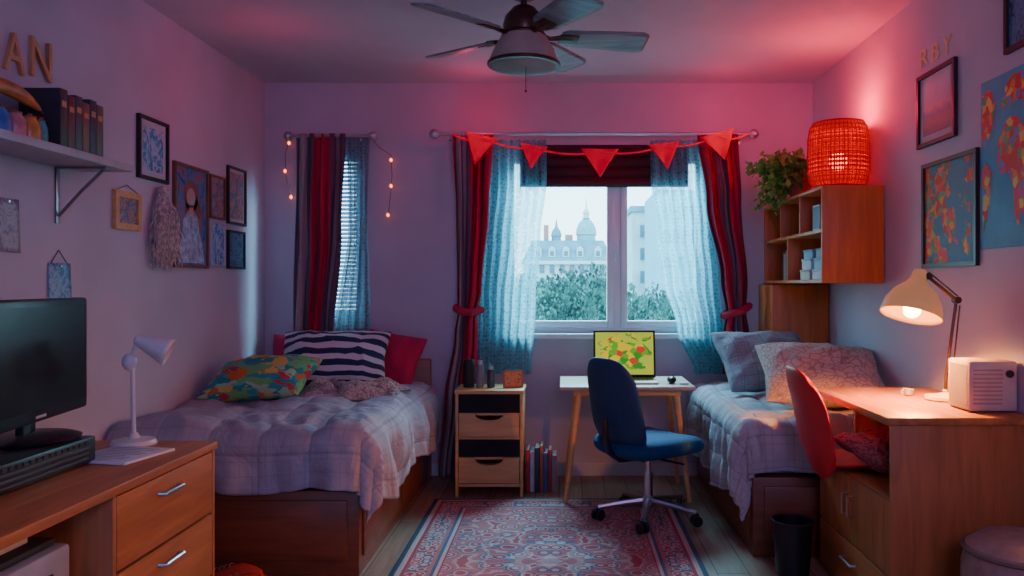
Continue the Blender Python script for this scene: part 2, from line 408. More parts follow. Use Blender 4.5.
tag(curtain([(140,650,706),(180,650,710),(230,656,714),(280,665,718),(330,678,722),(374,694,726)],-.085,7,.02,nu=120).to('lace_curtain',LACE),'sheer lace curtain on the right side of the main window','curtain')
PLD2=stripes('striped_cloth_narrow',[(0,(.16,.12,.17)),(.08,(.36,.30,.30)),(.24,(.12,.08,.12)),(.36,(.55,.010,.06)),(.50,(.20,.01,.04)),(.56,(.55,.010,.06)),(.74,(.12,.05,.09)),(.8,(.34,.27,.28)),(.92,(.12,.06,.10))],1)
tag(curtain([(134,296,345),(230,295,342),(342,293,332)],-.11,5,.022).to('curtain',PLD2,thick=.004),'dark red and grey striped curtain on the narrow left window','curtain')
tag(curtain([(136,346,369),(230,348,368),(342,334,370)],-.095,4,.014).to('lace_curtain',lace('lace_cloth_grey',.6,(.28,.40,.47))),'sheer grey lace curtain on the narrow left window','curtain')
# roman blind
MAR=mat('maroon_cloth',(.07,.006,.018),.8,var=.2)
d=5.26; zt=ZZ(148,d); zb=ZZ(187,d)
w=B().grid(lambda u,v:Vector((XX(520,d)+(XX(688,d)-XX(520,d))*u,-.04-.018*abs(sin(v*pi*4)),zt+(zb-zt)*v)),30,32)
w.box(XX(520,d),XX(688,d),-.045,-.02,zt-.01,zt+.02)
tag(w.to('roman_blind',MAR,thick=.003),'dark maroon roman blind folded up behind the bunting','blind')
# bunting
FLG=mat('red_felt_lit',(.50,.002,.03),.9,var=.15,es=.30,ecol=(.9,.0,.04))  # emission added so flags and string look lit by red light
bt=thing('bunting','string of red triangular flags across the main window','bunting',(XX(600,5.1),-.2,ZZ(148,5.1)))
cp=[(452,134),(484,138),(534,148),(600,152),(664,146),(718,136),(748,134)]
d=5.1
pts=[]
for (a,b_) in zip(cp,cp[1:]):
    for k in range(6):
        q=k/6; pts.append(P(a[0]+(b_[0]-a[0])*q,a[1]+(b_[1]-a[1])*q+4*sin(pi*q),d))
pts.append(P(748,134,d))
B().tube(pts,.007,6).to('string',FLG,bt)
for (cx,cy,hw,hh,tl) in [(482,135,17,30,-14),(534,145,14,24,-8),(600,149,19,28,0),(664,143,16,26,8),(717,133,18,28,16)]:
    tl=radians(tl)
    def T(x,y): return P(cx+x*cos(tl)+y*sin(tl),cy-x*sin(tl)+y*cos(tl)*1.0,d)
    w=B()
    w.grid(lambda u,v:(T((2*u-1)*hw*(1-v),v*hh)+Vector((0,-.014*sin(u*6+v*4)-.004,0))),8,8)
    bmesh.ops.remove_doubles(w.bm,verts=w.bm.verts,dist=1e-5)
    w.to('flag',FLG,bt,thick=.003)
# fairy lights
BULB=mat('warm_bulb',(1,.35,.1),.4,var=0,es=5,ecol=(1,.18,.04)); WIRE=mat('thin_wire',(.12,.07,.06),.6)
for lab,cord,bl in [('short string of warm fairy lights hanging left of the narrow window',[(290,138),(285,155),(286,175),(291,198)],[(289,143),(285,171),(291,197)]),
                    ('string of warm fairy lights hanging right of the narrow window',[(371,138),(380,148),(391,155),(392,175),(391,190),(388,216)],[(391,160),(391,186),(388,215)])]:
    d=5.25
    t_=thing('fairy_lights',lab,'string lights',P(cord[-1][0],cord[-1][1],d))
    B().tube([P(a,b_,d) for a,b_ in cord],.002,5).to('cord',WIRE,t_)
    for a,b_ in bl: 
        p=P(a,b_,d); B().lathe([(.002,-.013),(.009,-.005),(.010,.002),(.005,.009),(.003,.012)],p,10).to('bulb',BULB,t_)
# ---------------- ceiling fan
fx,fy=-.185,3.6-D
fan=thing('ceiling_fan','dark bronze ceiling fan with five grey-teal blades and a bowl light','ceiling fan',(fx,fy,H-.001))
B().lathe([(.07,0),(.07,-.02),(.05,-.05),(.02,-.06)],(fx,fy,H-.001)).cyl((fx,fy,H-.06),(fx,fy,H-.1),.014,seg=12).to('canopy',BRZ,fan)
B().lathe([(.03,.0),(.05,-.01),(.085,-.05),(.095,-.09),(.09,-.12),(.1,-.13),(.1,-.15),(.075,-.17)],(fx,fy,H-.085)).to('motor_housing',BRZ,fan)
BOWL=mat('grey_beige_glass_shade',(.46,.36,.30),.6,var=.08); BOWLB=mat('shade_underside_darkened',(.30,.24,.21),.7,var=.08)  # underside colour darkened to offset the sky light reaching it
B().lathe([(.06,0),(.085,-.004),(.105,-.03),(.125,-.065),(.145,-.105),(.158,-.14),(.16,-.15)],(fx,fy,2.40),cap=False).to('light_bowl',BOWL,fan)
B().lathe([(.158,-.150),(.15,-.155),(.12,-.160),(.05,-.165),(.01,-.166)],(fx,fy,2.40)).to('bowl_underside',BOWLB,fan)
B().lathe([(.161,-.004),(.165,0),(.165,.008),(.161,.012)],(fx,fy,2.248)).to('bowl_rim',BRZ,fan)
w=B(); w.tube([(fx+.01,fy-.03,2.245),(fx+.01,fy-.03,2.13)],.0018,5).sph((fx+.01,fy-.03,2.125),.006,seg=8); w.to('pull_chain',BRZ,fan)
BLD=wood('weathered_blade',(.14,.20,.21),(.30,.38,.37),'X',.35)
for a in (11,66,144,226,300):
    M=TR(fx,fy,2.385,0,0,radians(a))@Matrix.Rotation(radians(-15),4,'X')
    def bf(u,v):
        x=.17+.40*u; hw=.058+.026*u
        if u>.9: hw*=sqrt(max(0,1-((u-.9)/.1)**2*.5))
        if u<.06: hw*=.7+.3*u/.06
        return Vector((x,(2*v-1)*hw,0))
    bl=B().grid(bf,24,6,M=M).to('blade',BLD,fan,thick=.008)
    B().tube([(.08,0,.0),(.12,0,-.012),(.17,0,-.004),(.22,0,-.002)],[.012,.01,.012,.014],8,M=M).box(.16,.25,-.035,.035,-.0125,-.0085,.001,M=M).to('blade_bracket',BRZ,bl)
# ---------------- comforters and beds
def quilt(name,c1,c2,cl,gx,gy,ln=.035,ls=.5,fine=2,bs_=.5,fs=.38):
    m,nt,b=NM(name); u,x,y=uvsep(nt)
    def line(c,g,wd):
        f=mth(nt,'FRACT',mth(nt,'DIVIDE',c,g)); return mth(nt,'LESS_THAN',mth(nt,'ABSOLUTE',mth(nt,'SUBTRACT',f,.5)),wd)
    off=mth(nt,'ADD',x,gx*.5); offy=mth(nt,'ADD',y,gy*.5)
    l=mth(nt,'MAXIMUM',line(off,gx,ln),line(offy,gy,ln))
    l2=mth(nt,'MAXIMUM',line(x,gx/fine,.06),line(y,gy/fine,.06))
    nz=nd(nt,'ShaderNodeTexNoise',{'Vector':u,'Scale':5.,'Detail':8.}).outputs[0]
    base=ramp(nt,nz,[(.3,c1),(.7,c2)])
    col=mixc(nt,mth(nt,'MULTIPLY',l,ls),base,[c*.45 for c in c1]); col=mixc(nt,mth(nt,'MULTIPLY',l2,fs),col,cl)
    nt.links.new(col,b.inputs['Base Color']); b.inputs['Roughness'].default_value=.9
    nz2=nd(nt,'ShaderNodeTexNoise',{'Vector':u,'Scale':11.,'Detail':6.,'Distortion':.8}).outputs[0]
    bump(nt,b,nz2,bs_,.025)
    return m
def comforter(x_in,x_edge,sgn,y_back,y_front,z,side,front,r=.07,nu=130,nv=150,puff=.02,wr=.03,sd=0,qx=.16,out0=.02):
    Wd=abs(x_edge-x_in); L=abs(y_back-y_front)
    def f(u,v):
        s_=u*(Wd+side); t=v*(L+front); a=max(0,s_-Wd); b_=max(0,t-L); h=hypot(a,b_)
        x=x_in+sgn*min(s_,Wd); y=y_back-min(t,L); zz=z
        pf=puff*(abs(sin(pi*s_/qx)*sin(pi*t/qx))**.5)
        if h>0:
            q=min(h/r,pi/2); out=r*sin(q); dn=r*(1-cos(q))+max(0,h-r*pi/2)
            tg=min(t,L)-min(s_,Wd)+atan2(b_,a)*.35
            k=min(1,h/.22)
            fo=(.075*noise.noise(Vector((tg*4.5,sd,h*1.5)))+.03*noise.noise(Vector((tg*12,sd+3,h*3))))*k+out0*k+pf*.8
            x+=sgn*a/h*(out+fo); y-=b_/h*(out+fo)
            zz-=dn*(1+.25*noise.noise(Vector((tg*2.2,sd,0))))
        e=1 if h==0 else max(0,1-h/.06)
        zz+=e*(wr*noise.noise(Vector((x*2.6+sd,y*2.6,0)))+wr*.55*(1-2*abs(noise.noise(Vector((x*6+sd,y*5+x*3,2)))))+pf)
        return Vector((x,y,max(zz,.03)))
    return B().grid(f,nu,nv,Wd+side,L+front)
# left bed
bx0,bx1,by0,by1=XL+.014,-.89,-1.84,-.075
bed=thing('bed','low wooden bed along the left wall with red-brown box base','bed',((bx0+bx1)/2,(by0+by1)/2,0))
B().box(bx0,bx1,by0,by1,.0,.37,.006).to('bed_frame',WOODD,bed)
B().box(bx0+.05,bx1-.05,by0-.012,by0-.001,.07,.33,.005).to('front_panel',WOODD,bed)
B().box(bx1+.001,bx1+.012,by0+.05,-1.0,.07,.33,.005).to('side_drawer',WOODD,bed)
B().box(bx1+.001,bx1+.012,-.97,by1-.03,.07,.33,.005).to('side_drawer',WOODD,bed)
MTR=mat('mattress_ticking',(.5,.48,.5),.9)
B().box(bx0+.01,bx1-.02,by0+.02,by1-.01,.372,.545,.04,seg=4).to('mattress',MTR,bed)
B().box(bx0,XX(431,5.25),-.07,-.02,.0,.775,.01).to('headboard',wood('headboard_wood',(.36,.12,.05),(.46,.17,.075),'X'),bed)
Q1=quilt('blue_grey_striped_quilt',(.31,.29,.34),(.44,.42,.48),(.22,.19,.24),.22,.22,.03,.32,4,.55,.22)
tag(comforter(bx0+.005,bx1-.03,1,by1-.06,by0+.05,.605,.36,.26,puff=.017,wr=.04,qx=.22).to('comforter',Q1,thick=.02,toff=-1),'soft blue-grey plaid comforter draped over the left bed','comforter')
# right bed
rx0,rx1,ry0,ry1=.87,XR-.014,3.70-D,-.03
bed=thing('bed','low wooden bed along the right wall with tall narrow headboard','bed',((rx0+rx1)/2,(ry0+ry1)/2,0))
B().box(rx0,rx1,ry0,ry1,0,.37,.006).to('bed_frame',WOODD,bed)
B().box(rx0+.05,rx1-.05,ry0-.012,ry0-.001,.07,.33,.005).to('front_panel',WOODD,bed)
B().box(rx0-.012,rx0-.001,ry0+.05,ry1-.05,.07,.33,.005).to('side_panel',WOODD,bed)
B().box(rx0+.02,rx1-.005,ry0+.04,ry1-.01,.372,.545,.04,seg=4).to('mattress',MTR,bed)
B().box(1.28,XR-.006,4.95-D,-.005,.64,1.262,.006).to('headboard',WOODR,bed)
Q2=quilt('warm_grey_quilt',(.38,.35,.38),(.52,.48,.50),(.28,.24,.27),.14,.14,.03,.4,2,.55,.25)
tag(comforter(rx1-.005,rx0+.03,-1,ry1-.03,ry0+.08,.60,.42,.24,puff=.015,wr=.03,sd=4.,qx=.14,out0=.01).to('comforter',Q2,thick=.02,toff=1),'warm grey quilted comforter hanging low off the right bed','comforter')
# pillows
def pil(name,w_,h_,t_,M,m,label,cat='pillow',wr=.02,sd=0,grp=None,p=3.):
    return tag(B().pillow(w_,h_,t_,M,24,p,wr=wr,sd=sd).to(name,m),label,cat,grp)
NAVY=stripes('navy_stripe',[(0,(.012,.03,.09)),(.5,(.62,.62,.66))],7,'v')
CRIM=mat('crimson_pillow',(.48,.006,.07),.8,var=.2)
pil('pillow',.66,.42,.19,TR(-1.42,-.38,.815,radians(45),0,radians(5)),NAVY,'navy and white striped pillow on the left bed',sd=2,wr=.03,p=2.6)
pil('pillow',.40,.36,.15,TR(-1.12,-.20,.795,radians(58),radians(10),radians(-8)),CRIM,'crimson pillow right of the striped pillow on left bed',sd=5,p=2.4)
pil('pillow',.40,.34,.12,TR(-1.69,-.16,.785,radians(66),0,radians(3)),CRIM,'crimson pillow mostly hidden behind the striped pillow',sd=6)
COLR=art('tropical_print',[(0,(.02,.30,.28)),(.2,(.16,.50,.14)),(.38,(.65,.16,.02)),(.48,(.38,.58,.30)),(.6,(.03,.34,.36)),(.72,(.68,.50,.10)),(.82,(.55,.04,.06)),(.9,(.10,.48,.3))],11,True,seed=3,rough=.8)
pil('pillow',.56,.38,.19,TR(-1.66,-.92,.75,radians(24),radians(-3),radians(-6)),COLR,'colourful leaf print pillow lying in front of the striped pillow',sd=8,p=2.4,wr=.03)
m,nt,b=NM('lace_print'); u,x,y=uvsep(nt)
uw=mixc(nt,.12,u,nd(nt,'ShaderNodeTexNoise',{'Vector':u,'Scale':6.}).outputs[1],'ADD')
v=nd(nt,'ShaderNodeTexVoronoi',{'Vector':uw,'Scale':17.},feature='DISTANCE_TO_EDGE').outputs[0]
v2=nd(nt,'ShaderNodeTexVoronoi',{'Vector':uw,'Scale':40.}).outputs[0]
cc=ramp(nt,v,[(0,(.34,.22,.18)),(.09,(.62,.48,.40))]); cc=mixc(nt,mth(nt,'MULTIPLY',mth(nt,'LESS_THAN',v2,.28),.5),cc,(.30,.20,.18))
nt.links.new(cc,b.inputs['Base Color']); b.inputs['Roughness'].default_value=.9; LPR=m
pil('pillow',.62,.46,.21,TR(1.315,4.10-D,.80,radians(32),radians(2),radians(-4)),LPR,'large patterned beige pillow in front on the right bed',sd=11,p=2.6,wr=.03)
m2=quilt('blue_grey_pillow',(.26,.30,.34),(.38,.42,.46),(.2,.2,.26),.12,.12)
pil('pillow',.56,.46,.18,TR(1.17,4.66-D,.82,radians(42),0,radians(10)),m2,'blue grey pillow behind the patterned pillow',sd=13,p=2.6,wr=.03)
# throw on left bed
KN=mat('knitted_wool',(.42,.32,.30),.95,var=.45,scale=70,bmp=1.)
def tf(u,v):
    x=-1.44+.50*u+.06*sin(v*7); y=-1.0+.36*v+.05*sin(u*9)
    e=min(u,1-u,v,1-v)*7; e=min(1,e)
    return Vector((x,y,.644+e*(.045+.05*noise.noise(Vector((u*5,v*5,0)))+.025*abs(noise.noise(Vector((u*16,v*12,4))))+.012*sin(u*26+v*9+3*sin(v*5)))))
tag(B().grid(tf,70,60).to('throw_blanket',KN,thick=.008,toff=1),'crumpled knitted grey throw beside the leaf print pillow','blanket')
# ---------------- nightstand
nx0,nx1,ny0,ny1=-.652,-.25,4.75-D,5.06-D
ns=thing('nightstand','narrow birch organizer with dark scooped drawers beside the left bed','nightstand',((nx0+nx1)/2,(ny0+ny1)/2,0))
w=B().box(nx0,nx0+.018,ny0,ny1,.0,.612,.003).box(nx1-.018,nx1,ny0,ny1,.0,.612,.003).box(nx0-.006,nx1+.006,ny0-.008,ny1,.612,.635,.004)
w.box(nx0+.018,nx1-.018,ny0,ny1,.06,.08,.002).box(nx0+.018,nx1-.018,ny0+.01,ny1,.222,.236).box(nx0+.018,nx1-.018,ny0,ny1,.343,.357).box(nx0+.018,nx1-.018,ny0+.01,ny1,.484,.498).box(nx0+.018,nx1-.018,ny1-.008,ny1,.08,.612)
w.to('body',WOODL,ns)
B().box(nx0+.02,nx1-.02,ny0+.006,ny1-.01,.50,.61).to('top_compartment_shade',DARK,ns)  # solid dark block painted as the shade of the open compartment
B().box(nx0+.02,nx1-.02,ny0+.006,ny1-.01,.238,.342).to('middle_compartment_shade',DARK,ns)  # another dark block in place of the shaded recess
for z0,z1 in ((.085,.235),(.36,.50)):
    pts=[(nx0+.022,z0),(nx1-.022,z0),(nx1-.022,z1)]
    c=(nx0+nx1)/2
    for k in range(9):
        a=pi*k/8; pts.append((c+.085*cos(a),z1-.045*sin(a)**.7 if 0<k<8 else z1))
    pts.append((nx0+.022,z1))
    dr=B().prism([(x,ny0-.006,z) for x,z in pts],(0,.012,0)).to('drawer',WOODL,ns)
nz_=.635
t_=thing('speaker','tall black cylindrical speaker on the birch nightstand','speaker',(XX(469,4.9),-.4,nz_))
B().lathe([(.034,0),(.036,.005),(.036,.16),(.03,.17)],(XX(469,4.9),-.4,nz_),20).to('body',BLK,t_)
B().lathe([(.0365,.02),(.0375,.025),(.0375,.14),(.0365,.145)],(XX(469,4.9),-.4,nz_),20,False).to('grille',BLKM,t_)
for px,h,mm,lab in ((480,.165,mat('grey_tin',(.2,.2,.22),.4),'slim grey bottle on the nightstand beside the black speaker'),(491,.13,mat('dark_glass_jar',(.05,.06,.08),.15),'squat dark glass bottle on the nightstand')):
    x=XX(px,4.88); t_=thing('bottle',lab,'bottle',(x,-.42,nz_))
    B().lathe([(.02,0),(.024,.004),(.024,h*.75),(.016,h*.85)],(x,-.42,nz_),16).to('body',mm,t_); B().lathe([(.017,h*.85),(.017,h)],(x,-.42,nz_),16).to('cap',CHR,t_)
t_=thing('photo_card','small framed orange photo standing on the nightstand','picture frame',(XX(513,4.85),-.43,nz_))
M=TR(XX(513,4.85),-.43,nz_,radians(-12),0,radians(8))
B().box(-.062,.062,-.006,.006,0,.105,.002,M=M).box(-.005,.005,.006,.04,0,.006,M=M).to('frame',mat('dark_orange_frame',(.5,.16,.05),.5),t_)
B().quad([M@Vector(q) for q in ((-.05,-.0065,.01),(.05,-.0065,.01),(.05,-.0065,.095),(-.05,-.0065,.095))]).to('photo',art('orange_photo',[(.3,(.65,.10,.02)),(.5,(.8,.35,.06)),(.65,(.3,.08,.06))],3,seed=5),t_)
# books on the floor
bc=[((.45,.02,.03),'red'),((.6,.58,.55),'white'),((.04,.04,.06),'black'),((.5,.12,.04),'orange'),((.05,.10,.2),'navy'),((.5,.04,.05),'crimson'),((.3,.2,.16),'brown')]
def book(x,y,z,th,hh,dp,mc,label,grp,ax='x',lean=0,name='book'):
    M=TR(x,y,z,0,lean if ax=='x' else 0,{'x':0,'y':-pi/2,'z':pi/2}[ax])
    t_=thing(name,label,'book',(x,y,z),group=grp)
    w=B().box(0,th,0,.004,0,hh,.001,M=M).box(0,.003,0.004,dp,0,hh,M=M).box(th-.003,th,.004,dp,0,hh,M=M); w.to('cover',mc,t_)
    B().box(.0035,th-.0035,.005,dp-.004,.004,hh-.004,M=M).to('pages',PAPER,t_)
x=XX(526,4.85)
for i,(c,nm) in enumerate(bc):
    th=[.022,.026,.03,.02,.026,.022,.03][i]; hh=[.26,.245,.27,.28,.24,.255,.225][i]
    mm=mat('cover_'+nm,c,.5); book(x,4.85-D+.02*(i%2),.001,th,hh,.17,mm,'%s book standing on the floor beside the nightstand'%nm,'books on the floor by the nightstand'); x+=th+.002
# ---------------- window desk
DT=.68
dk=thing('desk','small pale-topped desk with splayed wooden legs under the window','desk',(.36,4.85-D,0))
dy0,dy1=4.56-D,5.10-D
DTOP=mat('pale_desktop',(.55,.37,.25),.45,var=.06)
B().box(-.03,.745,dy0,dy1,DT-.022,DT,.005).to('desktop',DTOP,dk)
B().box(.05,.67,dy0+.05,dy1-.05,DT-.06,DT-.0225,.003).to('apron',WOODL,dk)
for sx,sy in ((-1,-1),(1,-1),(-1,1),(1,1)):
    xt=.36+sx*.28; yt=4.83-D+sy*.2
    zf=.014 if sy<0 else 0
    B().tube([(xt,yt,DT-.03),(xt+sx*.075,yt+sy*.04,zf)],[.021,.013],12).to('leg',WOODL,dk)
# laptop
lp=thing('laptop','open silver laptop showing a green and yellow map','laptop',(.365,4.84-D,DT))
B().box(.185,.545,4.66-D,4.89-D,DT+.001,DT+.015,.004).to('base',CHR,lp)
w=B()
for r in range(5):
    for k in range(13): w.box(.2+k*.0255,.222+k*.0255,4.755-D+r*.024,4.775-D+r*.024,DT+.0152,DT+.0172)
w.to('keyboard',BLK,lp)
M=TR(.365,4.892-D,DT+.014,radians(-10),0,0)
ls=B().box(-.19,.19,-.004,.004,0,.29,.004,M=M).to('lid',BLKM,lp)
def qd(M,x0,x1,z0,z1,y): return [M@Vector(q) for q in ((x0,y,z0),(x1,y,z0),(x1,y,z1),(x0,y,z1))]
m,nt,b=NM('laptop_screen'); u,x_,y_=uvsep(nt)
n1=nd(nt,'ShaderNodeTexNoise',{'Vector':nd(nt,'ShaderNodeMapping',{'Vector':u,'Location':(2.3,1.1,0)}).outputs[0],'Scale':4.5,'Detail':5.}).outputs[0]
n2=nd(nt,'ShaderNodeTexVoronoi',{'Vector':u,'Scale':9.}).outputs[1]
land=ramp(nt,nd(nt,'ShaderNodeSeparateXYZ',{0:n2}).outputs[0],[(0,(.75,.50,.0)),(.35,(.02,.26,.01)),(.6,(.10,.38,.01)),(.87,(.6,.04,.01))],'CONSTANT')
cx=mth(nt,'SUBTRACT',x_,.5); cy=mth(nt,'SUBTRACT',y_,.5)
rr=mth(nt,'SQRT',mth(nt,'ADD',mth(nt,'MULTIPLY',cx,cx),mth(nt,'MULTIPLY',cy,cy)))
mask=mth(nt,'GREATER_THAN',mth(nt,'SUBTRACT',mth(nt,'MULTIPLY',n1,1.3),rr),.24)
col=mixc(nt,mask,(.42,.50,.03),land)
nt.links.new(col,b.inputs['Base Color']); nt.links.new(col,b.inputs['Emission Color']); b.inputs['Emission Strength'].default_value=.9; b.inputs['Roughness'].default_value=.5
B().quad(qd(M,-.178,.178,.018,.277,-.0052)).to('screen',m,ls)
ms=thing('computer_mouse','black computer mouse right of the laptop','mouse',(.63,4.72-D,DT))
B().sph((.63,4.72-D,DT+.022),.028,.045,.021,16).to('body',BLK,ms)
B().box(.628,.632,4.685-D,4.70-D,DT+.036,DT+.042,.001).to('scroll_wheel',CHR,ms)
tag(B().box(.67,.72,4.65-D,4.70-D,DT+.001,DT+.012,.003).to('eraser',PAPER),'small white eraser on the right end of the window desk','eraser')
# ---------------- office chair (faces local +X)
BLUE=mat('deep_blue_fabric',(.006,.055,.15),.9,var=.2,scale=40); BLUE2=mat('deep_navy_shell',(.006,.042,.12),.5,var=.15,scale=40)
oc=thing('office_chair','blue swivel office chair on a five-star chrome base','chair',(.445,4.27-D,0.013),radians(36),local=True)
w=B().lathe([(.035,.075),(.04,.08),(.04,.11),(.028,.125)],(0,0,0),20)
cast=[]
for k in range(5):
    a=2*pi*k/5+.1
    w.tube([(.03*cos(a),.03*sin(a),.1),(.15*cos(a),.15*sin(a),.088),(.27*cos(a),.27*sin(a),.07)],[.022,.017,.012],8)
    cast.append((.27*cos(a),.27*sin(a),a))
bs_=w.to('star_base',CHR,oc)
for x,y,a in cast:
    M=TR(x,y,.029,0,0,a+.7)
    B().cyl((0,-.024,0),(0,-.008,0),.028,seg=18,M=M).cyl((0,.008,0),(0,.024,0),.028,seg=18,M=M).box(-.014,.014,-.007,.007,0,.036,.003,M=M).to('caster',BLK,bs_)
B().cyl((0,0,.12),(0,0,.25),.024,seg=16).cyl((0,0,.25),(0,0,.34),.014,seg=16).to('gas_lift',CHR,oc)
B().box(-.1,.1,-.07,.07,.325,.345,.006).tube([(.0,-.05,.332),(.02,-.2,.33),(.02,-.25,.332)],.006,8).to('mechanism',BLK,oc)
def sf(c):
    x,y,z=c; z+=.018*(abs(y)/.24)**2-.015*max(0,(x-.12)/.12)**2
    return Vector((x,y,z+.395))
B().pillow(.50,.50,.105,None,30,6.,sf,sq=.32).to('seat',BLUE,oc)
def bf2(c):
    x,y,z=c
    X=-.215-.10*((y+.24)/.48)+z+.9*x*x+.35*max(0,-(y+.10))**1.2
    return Vector((X,x*(1-.06*(y/.24)),.625+y))
B().pillow(.41,.50,.045,None,30,5,bf2,sq=.42).to('backrest',BLUE2,oc)
B().tube([(-.08,0,.335),(-.2,0,.34),(-.27,0,.39),(-.295,0,.48),(-.30,0,.56)],[.016,.016,.018,.018,.012],10).to('back_support',BLK,oc)
# ---------------- rug
m,nt,b=NM('persian_rug'); u,x,y=uvsep(nt)
hx=.69; hy=1.06
cx=mth(nt,'ABSOLUTE',mth(nt,'SUBTRACT',x,hx)); cy=mth(nt,'ABSOLUTE',mth(nt,'SUBTRACT',y,hy))
ex=mth(nt,'SUBTRACT',hx,cx); ey=mth(nt,'SUBTRACT',hy,cy); ed=mth(nt,'MINIMUM',ex,ey)
def waves(s1,s2):
    a=mth(nt,'SINE',mth(nt,'MULTIPLY',cx,s1)); b_=mth(nt,'SINE',mth(nt,'MULTIPLY',cy,s2)); return mth(nt,'MULTIPLY',a,b_)
vv=nd(nt,'ShaderNodeCombineXYZ',{0:cx,1:cy,2:0.}).outputs[0]
vo=nd(nt,'ShaderNodeTexVoronoi',{'Vector':vv,'Scale':12.,'Randomness':.85}).outputs
vo2=nd(nt,'ShaderNodeTexVoronoi',{'Vector':vv,'Scale':22.,'Randomness':.6}).outputs
CR=(.56,.40,.37); RD=(.42,.02,.035); TL=(.03,.09,.17); RS=(.52,.13,.13)
fl=ramp(nt,vo[0],[(0,TL),(.10,CR),(.24,RD),(.38,CR),(.47,TL),(.56,RS),(.74,CR),(.86,RD)],'CONSTANT')
rad=mth(nt,'SQRT',mth(nt,'ADD',mth(nt,'MULTIPLY',mth(nt,'MULTIPLY',cx,1.6),mth(nt,'MULTIPLY',cx,1.6)),mth(nt,'MULTIPLY',cy,cy)))
rad=mth(nt,'ADD',rad,mth(nt,'MULTIPLY',waves(24.,24.),.06))
med=ramp(nt,rad,[(0,CR),(.1,RD),(.2,CR),(.24,TL),(.3,RD),(.47,CR),(.5,TL),(.54,RS)],'CONSTANT')
inn=mixc(nt,.35,fl,med)
sm=ramp(nt,vo2[0],[(0,CR),(.28,RD),(.45,CR),(.6,TL)],'CONSTANT')
brd=ramp(nt,ed,[(0,TL),(.02,CR),(.045,RD),(.06,RS),(.16,RS),(.175,TL),(.19,CR),(.205,RD)],'CONSTANT')
b2=mixc(nt,mth(nt,'MULTIPLY',mth(nt,'GREATER_THAN',ed,.065),.85),brd,sm)
b2=mixc(nt,mth(nt,'MULTIPLY',mth(nt,'GREATER_THAN',ed,.16),1.),b2,brd)
col=mixc(nt,mth(nt,'GREATER_THAN',ed,.215),b2,inn)
nzr=nd(nt,'ShaderNodeTexNoise',{'Vector':u,'Scale':90.,'Detail':3.}).outputs[0]
nzw=nd(nt,'ShaderNodeTexNoise',{'Vector':u,'Scale':4.,'Detail':6.}).outputs[0]
col=mixc(nt,mth(nt,'MULTIPLY',nzw,.3),col,(.34,.20,.22))
col=mixc(nt,.4,col,nd(nt,'ShaderNodeCombineColor',{0:nzr,1:nzr,2:nzr}).outputs[0],'OVERLAY')
nt.links.new(col,b.inputs['Base Color']); b.inputs['Roughness'].default_value=.95; bump(nt,b,nzr,.6,.006)
rgx0,rgx1,rgy1=-.76,.62,4.68-D
w=B().grid(lambda u,v:Vector((rgx0+(rgx1-rgx0)*u,rgy1-2.12*(1-v),.011+.002*noise.noise(Vector((u*6,v*9,0))))),30,40,1.38,2.12)
rg=thing('rug','worn red and cream patterned rug between the two beds','rug',(-.07,rgy1-1.06,0))
w.to('carpet',m,rg,thick=.009,toff=-1)
w=B()
for k in range(110):
    x=rgx0+.006+k*(rgx1-rgx0-.012)/109; w.tube([(x,rgy1-.002,.008),(x+random.uniform(-.005,.005),rgy1+.03,.004)],.0022,4)
w.to('fringe',mat('rug_fringe',(.42,.34,.30),.95),rg)
# ---------------- right wall shelf
sx0,sx1,sy0,sy1,sz0,sz1=1.317,XR-.004,4.1-D,-.008,1.27,1.773
sh=thing('wall_shelf','red-brown wooden cubby shelf mounted on the right wall above the bed','shelf',((sx0+sx1)/2,(sy0+sy1)/2,sz0))
t=.018
B().box(sx0,sx1,sy0,sy0+t,sz0,sz1,.002).to('end_panel',WOODR,sh)
B().box(sx0,sx1,sy1-t,sy1,sz0,sz1,.002).to('end_panel',WOODR,sh)
B().box(sx0,sx1,sy0+t,sy1-t,sz1-t,sz1,.001).to('top_panel',WOODR,sh)
B().box(sx0,sx1,sy0+t,sy1-t,sz0,sz0+t,.001).to('bottom_panel',WOODR,sh)
B().box(sx1-.008,sx1-.001,sy0+t,sy1-t,sz0+t,sz1-t).to('back_panel',WOODR,sh)
zm=1.55
B().box(sx0+.005,sx1-.01,sy0+t,sy1-t,zm-t,zm,.001).to('shelf_board',WOODR,sh)
for yv,za,zb in ((4.5-D,zm,sz1-t),(4.9-D,zm,sz1-t),(4.75-D,sz0+t,zm-t)):
    B().box(sx0+.005,sx1-.01,yv,yv+t,za,zb,.001).to('divider',WOODR,sh)
cols=[('white',(.6,.62,.66)),('pale blue',(.25,.45,.55)),('grey',(.3,.32,.36)),('cream',(.6,.52,.42))]
k=0
for yb in (4.14,4.36):
    for lv in range(3):
        nm,c=cols[(k)%4]; hh=[.055,.06,.05][lv]; z=sz0+t+.001+sum([.056,.061,.051][:lv])
        t_=thing('storage_box','%s small box, %s in the %s stack inside the wall shelf'%(nm,['lowest','middle','topmost'][lv],'nearer' if yb<4.2 else 'farther'),'box',(1.42,yb-D+.08,z),group='small boxes in the wall shelf')
        B().box(sx0+.015+.01*lv,sx0+.2,yb-D+.005*lv,yb-D+.17,z,z+hh-.012,.002).to('body',mat('box_'+nm+str(k),c,.6),t_)
        B().box(sx0+.012+.01*lv,sx0+.203,yb-D-.002+.005*lv,yb-D+.173,z+hh-.012,z+hh,.002).to('lid',mat('lid_'+nm+str(k),[q*.7 for q in c],.6),t_)
        k+=1
y=4.80-D
